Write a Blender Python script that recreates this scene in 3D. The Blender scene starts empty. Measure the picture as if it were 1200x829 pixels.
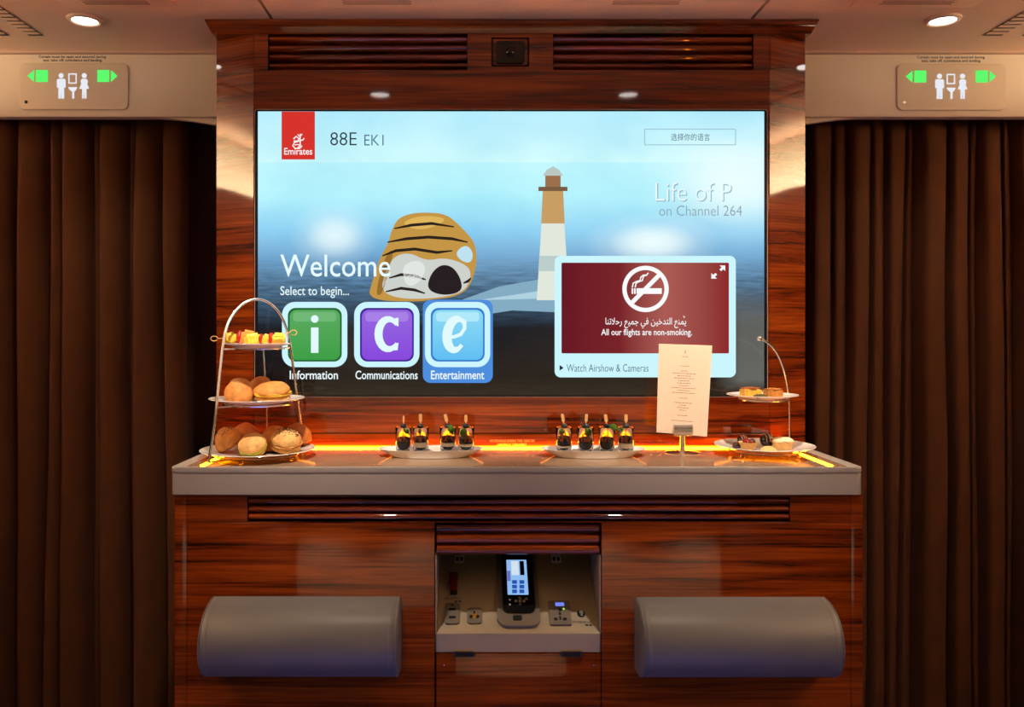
import bpy, bmesh, math, random
from mathutils import Vector, Matrix, Euler, noise
random.seed(7)
S = bpy.context.scene
COL = S.collection
R = math.radians
# ------------------------------------------------------------------ camera, world, exposure
F, VX, VY, D = 980.0, 562.0, 386.0, 2.008      # focal length (px), vanishing point (px), camera distance to the panel
CX, CZ = -0.077, 1.256
cam = bpy.data.cameras.new('camera'); co = bpy.data.objects.new('camera', cam); COL.objects.link(co)
co.location = (CX, -D, CZ); co.rotation_euler = (R(90), 0, 0)
cam.sensor_width = 36; cam.lens = F/1200*36; cam.clip_start = .02
cam.shift_x = (600-VX)/1200; cam.shift_y = (VY-414.5)/1200
S.camera = co
wd = bpy.data.worlds.new('world'); S.world = wd; wd.use_nodes = True
wd.node_tree.nodes['Background'].inputs[0].default_value = (.02, .016, .013, 1)
wd.node_tree.nodes['Background'].inputs[1].default_value = .3
vs = S.view_settings
vs.view_transform = 'Standard'; vs.look = 'None'; vs.gamma = 1; vs.exposure = 0.0; vs.use_curve_mapping = False
S.cycles.max_bounces = 16; S.cycles.transmission_bounces = 16; S.cycles.transparent_max_bounces = 12
S.cycles.sample_clamp_indirect = 3.0
CEIL = 1.997; CT = 0.970                       # ceiling and counter-top heights
def area_light(name, loc, rot, sx, sy, power, color):
    l = bpy.data.lights.new(name, 'AREA'); l.shape = 'RECTANGLE'; l.size = sx; l.size_y = sy
    l.energy = power; l.color = color
    o = bpy.data.objects.new(name, l); COL.objects.link(o); o.location = loc; o.rotation_euler = rot
    return o
# unseen warm fill added by both side walls, and the blue floor mood lighting
for sd in (-1, 1):
    area_light('added_ceiling_fill', (sd*1.80, -1.55, 1.755), (0, R(180+sd*6), 0), .05, 3.0, 40.0, (1, .76, .54))  # added to brighten the ceiling and fascia
    area_light('added_header_fill', (sd*1.72, -.75, 1.775), (0, R(180+sd*62), 0), .05, 1.8, 22.0, (1, .84, .60))  # added to brighten the headers mirrored in the wood flanks
area_light('floor_mood_light', (0, -1.0, .03), (R(180-30), 0, 0), 1.6, .06, 3.0, (.24, .28, 1))
LAMP_W = 14.0; BAR_W = 74.0; LED = (115, 26, .2); LENS = 9
# ------------------------------------------------------------------ materials
def lin(c):
    return tuple((x/255/12.92 if x/255 <= .04045 else ((x/255+.055)/1.055)**2.4) for x in c)
def new_mat(name):
    m = bpy.data.materials.new(name); m.use_nodes = True
    return m, m.node_tree.nodes, m.node_tree.links
def mat(name, rgb, rough=.5, metal=0, spec=.5, coat=0, trans=0, ior=1.45, bump=0, bscale=80, var=0, vscale=20, sheen=0, sss=0):
    m, n, l = new_mat(name); b = n['Principled BSDF']; c = lin(rgb)
    b.inputs['Base Color'].default_value = (*c, 1); b.inputs['Roughness'].default_value = rough
    b.inputs['Metallic'].default_value = metal; b.inputs['Specular IOR Level'].default_value = spec
    b.inputs['Coat Weight'].default_value = coat; b.inputs['Transmission Weight'].default_value = trans
    b.inputs['IOR'].default_value = ior; b.inputs['Sheen Weight'].default_value = sheen
    tc = n.new('ShaderNodeTexCoord')
    if var:
        t = n.new('ShaderNodeTexNoise'); t.inputs['Scale'].default_value = vscale; t.inputs['Detail'].default_value = 4
        r = n.new('ShaderNodeValToRGB')
        r.color_ramp.elements[0].position = .3; r.color_ramp.elements[1].position = .7
        r.color_ramp.elements[0].color = (*[x*(1-var) for x in c], 1); r.color_ramp.elements[1].color = (*[min(1, x*(1+var)) for x in c], 1)
        l.new(tc.outputs['Object'], t.inputs['Vector']); l.new(t.outputs['Fac'], r.inputs['Fac']); l.new(r.outputs['Color'], b.inputs['Base Color'])
    if bump:
        t = n.new('ShaderNodeTexNoise'); t.inputs['Scale'].default_value = bscale; t.inputs['Detail'].default_value = 5
        u = n.new('ShaderNodeBump'); u.inputs['Strength'].default_value = bump; u.inputs['Distance'].default_value = .002
        l.new(tc.outputs['Object'], t.inputs['Vector']); l.new(t.outputs['Fac'], u.inputs['Height']); l.new(u.outputs['Normal'], b.inputs['Normal'])
    return m
def emit(name, rgb, k=1.0, raw=False):
    m, n, l = new_mat(name); n.remove(n['Principled BSDF'])
    e = n.new('ShaderNodeEmission'); e.inputs[0].default_value = (*(rgb if raw else lin(rgb)), 1); e.inputs[1].default_value = k
    l.new(e.outputs[0], n['Material Output'].inputs[0]); return m
def wood_mat(name, cols, coat_ior=1.65, vertical=False):
    m, n, l = new_mat(name); b = n['Principled BSDF']
    g = n.new('ShaderNodeNewGeometry')
    def nz(sc, detail, dist, rough=.6):
        mp = n.new('ShaderNodeMapping'); mp.inputs['Scale'].default_value = sc
        t = n.new('ShaderNodeTexNoise'); t.inputs['Scale'].default_value = 1; t.inputs['Detail'].default_value = detail
        t.inputs['Distortion'].default_value = dist; t.inputs['Roughness'].default_value = rough
        l.new(g.outputs['Position'], mp.inputs['Vector']); l.new(mp.outputs[0], t.inputs['Vector']); return t
    sw = (lambda s: (s[2], s[1], s[0])) if vertical else (lambda s: s)
    a = nz(sw((1.5, 1.5, 36)), 10, .7, .62); f = nz(sw((5, 5, 260)), 4, .3); w = nz(sw((.9, 2, 8)), 3, .8)
    x = n.new('ShaderNodeMath'); x.operation = 'MULTIPLY_ADD'; x.inputs[1].default_value = .42
    l.new(f.outputs['Fac'], x.inputs[0]); l.new(a.outputs['Fac'], x.inputs[2])
    y = n.new('ShaderNodeMath'); y.operation = 'MULTIPLY_ADD'; y.inputs[1].default_value = .40
    l.new(w.outputs['Fac'], y.inputs[0]); l.new(x.outputs[0], y.inputs[2])
    r = n.new('ShaderNodeValToRGB'); e = r.color_ramp.elements
    e[0].position = .576; e[0].color = (*lin(cols[0]), 1); e[1].position = .88; e[1].color = (*lin(cols[2]), 1)
    k = e.new(.70); k.color = (*lin(cols[1]), 1)
    sc = n.new('ShaderNodeMath'); sc.operation = 'MULTIPLY'; sc.inputs[1].default_value = .8; l.new(y.outputs[0], sc.inputs[0]); l.new(sc.outputs[0], r.inputs['Fac']); l.new(r.outputs['Color'], b.inputs['Base Color'])
    b.inputs['Roughness'].default_value = .5; b.inputs['Specular IOR Level'].default_value = 0
    b.inputs['Coat Weight'].default_value = 1; b.inputs['Coat Roughness'].default_value = .05; b.inputs['Coat IOR'].default_value = coat_ior
    return m
WOODC = ((42, 12, 3), (92, 33, 6), (136, 60, 15))
m_wood = wood_mat('lacquered_wood', WOODC)
m_cream = mat('cream_panel', (238, 224, 196), .45, bump=.02, bscale=300)
m_ceil = mat('ceiling_panel_cream', (230, 194, 164), .55)
m_dark = mat('dark_void', (14, 10, 9), .9)
m_curtain = mat('brown_curtain_cloth', (82, 41, 9), .9, sheen=.0, var=.10, vscale=14, bump=.15, bscale=500)
m_carpet = mat('dark_carpet', (60, 44, 40), .95, var=.2, vscale=200)
m_browall = mat('dark_brown_wall', (58, 34, 24), .8)
m_solid = mat('grey_beige_solid_surface', (150, 143, 136), .4)
m_inset = mat('polished_counter_top', (150, 122, 98), .07, spec=.6, ior=1.5)
m_led = emit('amber_light_strip', LED, 1, raw=True)
m_lens = emit('downlight_lens', (255, 248, 240), LENS)
m_chrome = mat('polished_chrome', (238, 235, 230), .26, metal=1)
m_porc = mat('white_porcelain', (240, 232, 222), .12, coat=.4)
m_leather = mat('grey_leather', (100, 101, 104), .42, bump=.05, bscale=700)
m_vent = mat('vent_shadow', (92, 76, 62), .8)
m_black = mat('black_plastic', (12, 12, 14), .25)
m_hole = mat('matt_black_hole', (6, 6, 6), .8)
m_grey = mat('grey_plastic', (108, 102, 94), .4)
m_niche = mat('beige_plastic_liner', (158, 146, 122), .5)
m_white = mat('white_plastic', (225, 222, 215), .4)
m_red = mat('dark_red_plastic', (92, 20, 26), .3)
m_text = mat('dark_print', (40, 36, 34), .7)
m_gold = mat('gold_contact', (190, 140, 40), .3, metal=.6)
m_card = mat('cream_card', (250, 224, 200), .7)
m_cardink = mat('brown_print', (170, 128, 104), .8)
def glass_mat():
    m, n, l = new_mat('clear_glass'); b = n['Principled BSDF']
    b.inputs['Base Color'].default_value = (1, 1, 1, 1); b.inputs['Transmission Weight'].default_value = 1
    b.inputs['Roughness'].default_value = .01; b.inputs['IOR'].default_value = 1.36
    return m
m_glass = glass_mat()
m_bread = mat('golden_bread_crust', (200, 132, 64), .7, bump=.9, bscale=120, var=.30, vscale=60)
m_bread2 = mat('floured_bread_crust', (218, 168, 102), .8, bump=1, bscale=150, var=.30, vscale=70)
m_brown = mat('brown_bread_crust', (178, 104, 44), .6, bump=.4, bscale=130, var=.25, vscale=60)
m_seed = mat('black_sesame', (24, 18, 14), .5)
m_cheese = mat('yellow_cheese', (240, 196, 60), .5, var=.15, vscale=90)
m_lettuce = mat('green_lettuce', (176, 196, 60), .5, var=.3, vscale=90)
m_pine = mat('yellow_pineapple', (248, 204, 70), .35, var=.18, vscale=160, bump=.4, bscale=200)
m_straw = mat('red_strawberry', (160, 22, 10), .3, var=.25, vscale=120)
m_peach = mat('orange_melon', (240, 150, 70), .35, var=.15, vscale=120)
m_bamboo = mat('bamboo_pick', (222, 176, 112), .6)
m_choc = mat('dark_chocolate', (40, 20, 14), .22, coat=.3)
m_mousse = mat('chocolate_mousse', (14, 5, 3), .5, spec=.1)
m_cream2 = mat('whipped_cream', (248, 226, 190), .6, bump=.3, bscale=120)
m_caramel = mat('caramel_sauce', (196, 88, 30), .2)
m_pastry = mat('pale_pastry', (228, 182, 116), .7, var=.15, vscale=120)
m_berry = mat('dark_blueberry', (22, 18, 30), .35)
m_rasp = mat('red_berry', (120, 16, 18), .25, coat=.5)
m_mint = mat('mint_leaf', (84, 130, 40), .45)
m_cake = mat('yellow_sponge', (224, 176, 70), .8, bump=.6, bscale=150, var=.2, vscale=130)
m_cakebr = mat('brown_baked_top', (160, 84, 34), .6, var=.3, vscale=130)
m_nutcake = mat('nutty_brown_cake', (176, 112, 44), .8, bump=.8, bscale=170, var=.35, vscale=150)
m_pist = mat('green_pistachio', (70, 72, 30), .6, var=.5, vscale=160)
m_meringue = mat('pale_meringue', (246, 220, 178), .7, bump=.8, bscale=170)
# ------------------------------------------------------------------ builders
def W(px, py, Y):
    d = Y + D
    return Vector((CX+(px-VX)*d/F, Y, CZ-(py-VY)*d/F))
def WX(px, Y): return W(px, 0, Y).x
def WZ(py, Y): return W(0, py, Y).z
class B:
    def __init__(s): s.bm = bmesh.new()
    def _face(s, vs):
        try: return s.bm.faces.new(vs)
        except ValueError: return None
    def box(s, x0, x1, y0, y1, z0, z1, bev=0, seg=2):
        t = bmesh.new()
        bmesh.ops.create_cube(t, size=1, matrix=Matrix.Translation(((x0+x1)/2, (y0+y1)/2, (z0+z1)/2)) @ Matrix.Diagonal((abs(x1-x0), abs(y1-y0), abs(z1-z0), 1)))
        if bev: bmesh.ops.bevel(t, geom=t.edges[:], offset=bev, segments=seg, affect='EDGES', profile=.5)
        s.add(t); return s
    def add(s, t, M=None):
        me = bpy.data.meshes.new('t'); t.to_mesh(me); t.free()
        if M: me.transform(M)
        s.bm.from_mesh(me); bpy.data.meshes.remove(me); return s
    def xf(s, M): bmesh.ops.transform(s.bm, matrix=M, verts=s.bm.verts[:]); return s
    def loft(s, rings, closed=True, cap=True):
        vr = [[s.bm.verts.new(p) for p in r] for r in rings]
        n = len(vr[0])
        for a, b in zip(vr, vr[1:]):
            for i in range(n if closed else n-1):
                s._face([a[i], a[(i+1) % n], b[(i+1) % n], b[i]])
        if cap and closed:
            s._face(vr[0][::-1]); s._face(vr[-1])
        return s
    def prism(s, pts, y0, y1):                 # outline in (x, z), thickness along y
        return s.loft([[(x, y0, z) for x, z in pts], [(x, y1, z) for x, z in pts]])
    def prism_z(s, pts, z0, z1, bev=0):
        t = B().loft([[(x, y, z0) for x, y in pts], [(x, y, z1) for x, y in pts]]).bm
        if bev:
            es = [e for e in t.edges if abs(e.verts[0].co.z-e.verts[1].co.z) < 1e-6]
            bmesh.ops.bevel(t, geom=es, offset=bev, segments=3, affect='EDGES', profile=.5)
        return s.add(t)
    def prism_x(s, pts, x0, x1):               # outline in (y, z), length along x
        return s.loft([[(x0, y, z) for y, z in pts], [(x1, y, z) for y, z in pts]])
    def frame(s, outer, inner, y0, y1):        # ring between two outlines of the same count
        n = len(outer)
        A = [[s.bm.verts.new((x, y, z)) for x, z in o] for o in (outer, inner) for y in (y0, y1)]
        of, ob, jf, jb = A
        for i in range(n):
            j = (i+1) % n
            s._face([of[i], of[j], jf[j], jf[i]]); s._face([ob[j], ob[i], jb[i], jb[j]])
            s._face([of[j], of[i], ob[i], ob[j]]); s._face([jf[i], jf[j], jb[j], jb[i]])
        return s
    def lathe(s, prof, c=(0, 0, 0), n=32, fx=1, fy=1, ripple=None):
        rings = []
        for r, z in prof:
            rg = []
            for i in range(n):
                a = 2*math.pi*i/n; k = r*(ripple(a, z) if ripple else 1)
                rg.append((c[0]+k*math.cos(a)*fx, c[1]+k*math.sin(a)*fy, c[2]+z))
            rings.append(rg)
        return s.loft(rings)
    def tube(s, pts, r, n=8, closed=False):
        pts = [Vector(p) for p in pts]; rings = []
        up = Vector((0, 0, 1)); m = len(pts)
        for i, p in enumerate(pts):
            a = pts[i-1] if (i or closed) else p; b = pts[(i+1) % m] if (i < m-1 or closed) else p
            t = (b-a).normalized()
            if i == 0:
                u = up if abs(t.z) < .9 else Vector((1, 0, 0))
                nx = t.cross(u).normalized()
            else:
                nx = (nx - t*nx.dot(t)).normalized()
            ny = t.cross(nx); rr_ = r[i] if isinstance(r, (list, tuple)) else r
            rings.append([p + rr_*(math.cos(2*math.pi*k/n)*nx + math.sin(2*math.pi*k/n)*ny) for k in range(n)])
        if closed: rings.append(rings[0]); return s.loft(rings, cap=False)
        return s.loft(rings)
    def blob(s, c, rad, seg=24, rings=14, amp=0, fr=30, seed=0, zlow=1.0, M=None):
        t = bmesh.new(); bmesh.ops.create_uvsphere(t, u_segments=seg, v_segments=rings, radius=1)
        rx, ry, rz = rad if isinstance(rad, (tuple, list)) else (rad,)*3
        for v in t.verts:
            q = v.co.copy(); z = q.z*rz*(zlow if q.z < 0 else 1)
            p = Vector((q.x*rx, q.y*ry, z))
            if amp: p *= 1 + amp*(noise.noise(p*fr + Vector((seed*7.3, seed*3.1, seed)))+.5*noise.noise(p*fr*2.7 + Vector((seed*2.3, seed, 5))))
            v.co = p
        T = Matrix.Translation(c)
        return s.add(t, T @ M if M else T)
    def chunk(s, c, size, rot=(0, 0, 0), bev=.25, amp=.06, seed=0):
        t = bmesh.new(); bmesh.ops.create_cube(t, size=1)
        bmesh.ops.bevel(t, geom=t.edges[:], offset=bev, segments=3, affect='EDGES')
        for v in t.verts: v.co *= 1 + amp*noise.noise(v.co*2.3 + Vector((seed*5.1, seed, 0)))
        return s.add(t, Matrix.Translation(c) @ Euler(rot).to_matrix().to_4x4() @ Matrix.Diagonal((*size, 1)))
    def disc(s, cx, cz, r, y0, y1, n=32):
        return s.prism([(cx+r*math.cos(2*math.pi*i/n), cz+r*math.sin(2*math.pi*i/n)) for i in range(n)], y0, y1)
    def stroke(s, pts, ws, y0, y1):            # flat tapered stroke in (x, z)
        L, Q = [], []
        for i, p in enumerate(pts):
            a = pts[max(0, i-1)]; b = pts[min(len(pts)-1, i+1)]
            t = Vector((b[0]-a[0], b[1]-a[1])).normalized(); w = ws[i]/2 if isinstance(ws, (list, tuple)) else ws/2
            L.append((p[0]-t.y*w, p[1]+t.x*w)); Q.append((p[0]+t.y*w, p[1]-t.x*w))
        for i in range(len(pts)-1):
            s.prism([L[i], L[i+1], Q[i+1], Q[i]], y0, y1)
        return s
def rr(x0, x1, z0, z1, r, n=6):
    P = []
    for cx, cz, a0 in ((x1-r, z1-r, 0), (x0+r, z1-r, 90), (x0+r, z0+r, 180), (x1-r, z0+r, 270)):
        for i in range(n+1):
            a = R(a0+90*i/n); P.append((cx+r*math.cos(a), cz+r*math.sin(a)))
    return P
def prr(px0, px1, py0, py1, rpx, Y, n=6):      # rounded rectangle measured on the plane at depth Y
    a, b = W(px0, py1, Y), W(px1, py0, Y)
    return rr(a.x, b.x, a.z, b.z, rpx*(Y+D)/F, n)
ORG = {}
def tag(o, label=None, cat=None, group=None, kind=None):
    if label: o['label'] = label
    if cat: o['category'] = cat
    if group: o['group'] = group
    if kind: o['kind'] = kind
    return o
def thing(name, label, cat, loc=(0, 0, 0), group=None):
    o = bpy.data.objects.new(name, None); COL.objects.link(o); o.location = loc; o.empty_display_size = .02
    ORG[o.name] = Vector(loc); return tag(o, label, cat, group)
def part(name, b, m, parent=None, smooth=40, loc=None, label=None):
    bm = b.bm; bmesh.ops.recalc_face_normals(bm, faces=bm.faces[:])
    me = bpy.data.meshes.new(name); bm.to_mesh(me); bm.free()
    org = ORG[parent.name] if parent else Vector(loc if loc else (0, 0, 0))
    me.transform(Matrix.Translation(-org)); me.materials.append(m)
    if smooth:
        me.shade_smooth(); me.set_sharp_from_angle(angle=R(smooth))
    o = bpy.data.objects.new(name, me); COL.objects.link(o)
    if parent: o.parent = parent
    else: o.location = org
    ORG[o.name] = org
    if label: o['label'] = label
    return o
def struct(name, b, m, smooth=40): return tag(part(name, b, m, None, smooth), kind='structure')
def text_b(body, x0, x1, z0, z1, y, bold=0, res=3, shear=0):
    c = bpy.data.curves.new('t', 'FONT'); c.body = body; c.resolution_u = res; c.offset = bold; c.shear = shear
    o = bpy.data.objects.new('t', c); COL.objects.link(o)
    dg = bpy.context.evaluated_depsgraph_get(); dg.update()
    me = bpy.data.meshes.new_from_object(o.evaluated_get(dg)); bpy.data.objects.remove(o); bpy.data.curves.remove(c)
    xs = [v.co.x for v in me.vertices]; zs = [v.co.y for v in me.vertices]
    sx = (x1-x0)/(max(xs)-min(xs)); sz = (z1-z0)/(max(zs)-min(zs)); mx, mz = min(xs), min(zs)
    b = B()
    for v in me.vertices: v.co = (x0+(v.co.x-mx)*sx, y, z0+(v.co.y-mz)*sz)
    b.bm.from_mesh(me); bpy.data.meshes.remove(me); return b
def ptext(body, px0, px1, py0, py1, Y, bold=0, res=3, shear=0):   # fitted into a measured box on the plane at depth Y
    a, b = W(px0, py1, Y), W(px1, py0, Y)
    return text_b(body, a.x, b.x, a.z, b.z, Y, bold, res, shear)
def holes_panel(b, x0, x1, z0, z1, holes, yf, depth):
    xs = sorted({x0, x1, *[h[0] for h in holes], *[h[1] for h in holes]}); zs = sorted({z0, z1, *[h[2] for h in holes], *[h[3] for h in holes]})
    for i in range(len(xs)-1):
        for j in range(len(zs)-1):
            mx, mz = (xs[i]+xs[i+1])/2, (zs[j]+zs[j+1])/2
            if any(h[0] < mx < h[1] and h[2] < mz < h[3] for h in holes): continue
            v = [b.bm.verts.new(p) for p in ((xs[i], yf, zs[j]), (xs[i+1], yf, zs[j]), (xs[i+1], yf, zs[j+1]), (xs[i], yf, zs[j+1]))]
            b.bm.faces.new(v)
    for h in holes + [(x0, x1, z0, z1)]:
        b.loft([[(h[0], y, h[2]), (h[1], y, h[2]), (h[1], y, h[3]), (h[0], y, h[3])] for y in (yf, yf+depth)], cap=False)
    bmesh.ops.remove_doubles(b.bm, verts=b.bm.verts[:], dist=1e-5)
    return b
def slat_profile(z0, z1, yb, yf, n=7):         # rounded louvre slat, outline in (y, z)
    P = [(yb, z0)]
    for i in range(n+1):
        a = -math.pi/2 + math.pi*i/n
        P.append((yb+(yf-yb)*max(0, math.cos(a))**.7, (z0+z1)/2+(z1-z0)/2*math.sin(a)))
    P.append((yb, z1)); return P
# ------------------------------------------------------------------ the setting
struct('floor', B().box(-2.4, 2.4, -6.2, .6, -.05, 0), m_carpet)
cb = B(); SEAM = .573
for x0, x1 in ((-2.4, -SEAM-.004), (-SEAM+.004, SEAM-.004), (SEAM+.004, 2.4)):
    P = [(-6.2, CEIL), (.14, CEIL)] + [(.14+.068*math.sin(R(a)), CEIL-.007*(1-math.cos(R(a)))) for a in (20, 40, 60, 80, 90)] + [(.60, CEIL-.007), (.60, CEIL+.05), (-6.2, CEIL+.05)]
    cb.prism_x(P, x0, x1)
struct('ceiling', cb, m_ceil)
struct('trim_1', B().box(-2.4, 2.4, -6.2, .08, CEIL+.012, CEIL+.02), m_dark)
struct('wall_back', B().box(-2.4, 2.4, .46, .52, 0, CEIL), m_browall)
struct('wall_front', B().box(-2.4, 2.4, -6.2, -6.1, 0, CEIL), m_cream)
struct('wall_left', B().box(-2.0, -1.93, -6.1, .46, 0, CEIL), m_browall)
struct('wall_right', B().box(1.93, 2.0, -6.1, .46, 0, CEIL), m_browall)
FY = .22; zf0, zf1 = WZ(137, FY), CEIL-.0085
for sd, nm in ((-1, 'trim_2'), (1, 'trim_3')):   # cream fascia above each curtain, turning along the side wall
    b = B(); xi = sd*.745
    prof = [(FY, zf1), (FY, zf0+.006), (FY+.003, zf0+.001), (FY+.008, zf0), (FY+.03, zf0), (FY+.03, zf1)]
    b.prism_x(prof, xi, sd*1.92)
    xa = WX(180 if sd < 0 else 1010, FY+.02)     # arched infill dropping towards the cabinet
    arc = [(xi+(xa-xi)*t, zf0-.026*(1-t)**1.6) for t in [i/10 for i in range(11)]]
    b.prism([(xi, zf0+.01)] + arc + [(xa, zf0+.01)], FY+.012, FY+.028)
    struct(nm, b, m_cream)
for sd, nm in ((-1, 'trim_4'), (1, 'trim_5')):
    b = B(); x = sd*1.9
    b.box(min(x, x+sd*.03), max(x, x+sd*.03), -1.9, .2, zf0-.02, CEIL-.002, .004)
    struct(nm, b, m_cream)
# curtains
def curtain(label, folds, xe0, xe1, ybase):
    """folds: (x at the top, x at the bottom) of every crease; each fold swells forward and tucks sharply back"""
    b = B(); NZ, NS = 16, 9; zt, zb = zf0+.05, .02
    tops = [f[0] for f in folds]; bots = [f[1] for f in folds]
    rows = []
    for j in range(NZ+1):
        t = j/NZ; z = zt+(zb-zt)*t; row = []
        xs = [a+(c-a)*t+.008*noise.noise(Vector((a*9, t*2.4, 1.3))) for a, c in zip(tops, bots)]
        for i in range(len(xs)-1):
            w = xs[i+1]-xs[i]; dep = min(.075, .60*w)*(.62+.38*min(1, t*5+.15))
            for k in range(NS):
                u = k/NS
                sh = math.sin(math.pi*u**.62)**.8 if 0 < u < 1 else 0
                yy = ybase-dep*sh+.008*noise.noise(Vector((xs[i]*8+u, z*1.8, 4)))
                row.append((xs[i]+w*(u-.10*math.sin(math.pi*u)*math.sin(2*math.pi*u)), yy, z))
        row.append((xs[-1], ybase, z)); rows.append(row)
    b.loft(rows, closed=False, cap=False)
    bmesh.ops.solidify(b.bm, geom=b.bm.faces[:], thickness=.003)
    o = part('curtain', b, m_curtain, None, 60); tag(o, label, 'curtain'); return o
CY = .335
lf = [(-60, -70), (-20, -24), (24, 26), (62, 56), (76, 78), (112, 112), (120, 122), (154, 158), (162, 160), (192, 198), (222, 214)]
rf = [(946, 948), (974, 968), (990, 988), (1022, 1012), (1038, 1034), (1062, 1048), (1070, 1066), (1108, 1110), (1134, 1138), (1143, 1146), (1172, 1178), (1182, 1186), (1222, 1226), (1260, 1262)]
curtain('brown pleated curtain hanging left of the wooden bar cabinet', [(WX(a, CY), WX(c, CY)) for a, c in lf], 0, 0, CY)
curtain('brown pleated curtain hanging right of the wooden bar cabinet', [(WX(a, CY), WX(c, CY)) for a, c in rf], 0, 0, CY)
# ------------------------------------------------------------------ upper wall unit
t = thing('bar_back_panel', 'tall glossy red-brown wooden back panel with louvres around the television', 'wall panel', (0, 0, CT))
XF, XO, YO = .619, .728, .056
def hole_px(a, b_, c, d, Y=0): return (WX(a, Y), WX(b_, Y), WZ(d, Y), WZ(c, Y))
h1, h2, hc = hole_px(314, 548, 38, 82), hole_px(648, 883, 38, 82), hole_px(576, 620, 44, 78)
b = holes_panel(B(), -XF, XF, WZ(508, 0)+.001, CEIL-.001, [h1, h2, hc], 0, .05)
part('front_panel', b, m_wood, t, 30)
b = B().box(-XF, XF, -.003, .05, CT-.002, WZ(508, 0)-.001, .0012)
part('kick_strip', b, m_wood, t)
for sd in (-1, 1):                               # flanks curving back from the television
    P = [(sd*(XF+.0015), .002)]
    for i in range(9):
        u = i/8; P.append((sd*(XF+.004+(XO-.012-XF-.004)*u), .003+(YO-.012)*(u*.80+.20*u*u)))
    P += [(sd*(XO-.003), YO-.004), (sd*XO, YO+.008), (sd*XO, .44), (sd*(XF+.0015), .44)]
    part('side_flank', B().loft([[(x, y, z) for x, y in P] for z in (CT-.002, CEIL-.001)]), m_wood, t, 25)
prof = [(-XO-.001, .43), (-XO-.001, -.002), (XO+.001, -.002), (XO+.001, .43)]
r0 = [(x*.985, y+(.0 if y > 0 else -.0002), CEIL-.032) for x, y in prof]; r1 = [(x*1.006, y-(.010 if y < 0 else 0), CEIL-.004) for x, y in prof]; r2 = [(x*1.006, y-(.010 if y < 0 else 0), CEIL-.0005) for x, y in prof]
part('cornice', B().loft([r0, r1, r2]), m_wood, t, 20)
for h in (h1, h2):
    p = part('louvre_grille', B().box(h[0]+.0005, h[1]-.0005, .030, .036, h[2]+.0005, h[3]-.0005), m_dark, t)
    n = 4; dz = (h[3]-h[2]-.004)/n
    for i in range(n):
        z0 = h[2]+.002+dz*i
        part('slat', B().prism_x(slat_profile(z0+.0008, z0+dz-.0008, .028, .004), h[0]+.002, h[1]-.002), m_wood, p)
# camera in its square recess
t = thing('dome_camera', 'small black camera set in a square recess between the two louvres', 'camera', W(598, 61, .03))
part('mounting_plate', B().prism(prr(577.5, 618.5, 45.5, 76.5, 2, .006), .006, .02), m_wood, t)
part('housing', B().prism(prr(581, 615, 48, 74, 4, -.004), -.004, .0055), m_black, t)
c = W(598, 61, -.004)
part('lens_dome', B().lathe([(.011, 0), (.0105, .004), (.008, .007), (.004, .0085), (.0005, .009)], n=24).xf(Matrix.Translation(c) @ Matrix.Rotation(R(90), 4, 'X')), mat('camera_glass', (22, 18, 24), .08), t)
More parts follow.
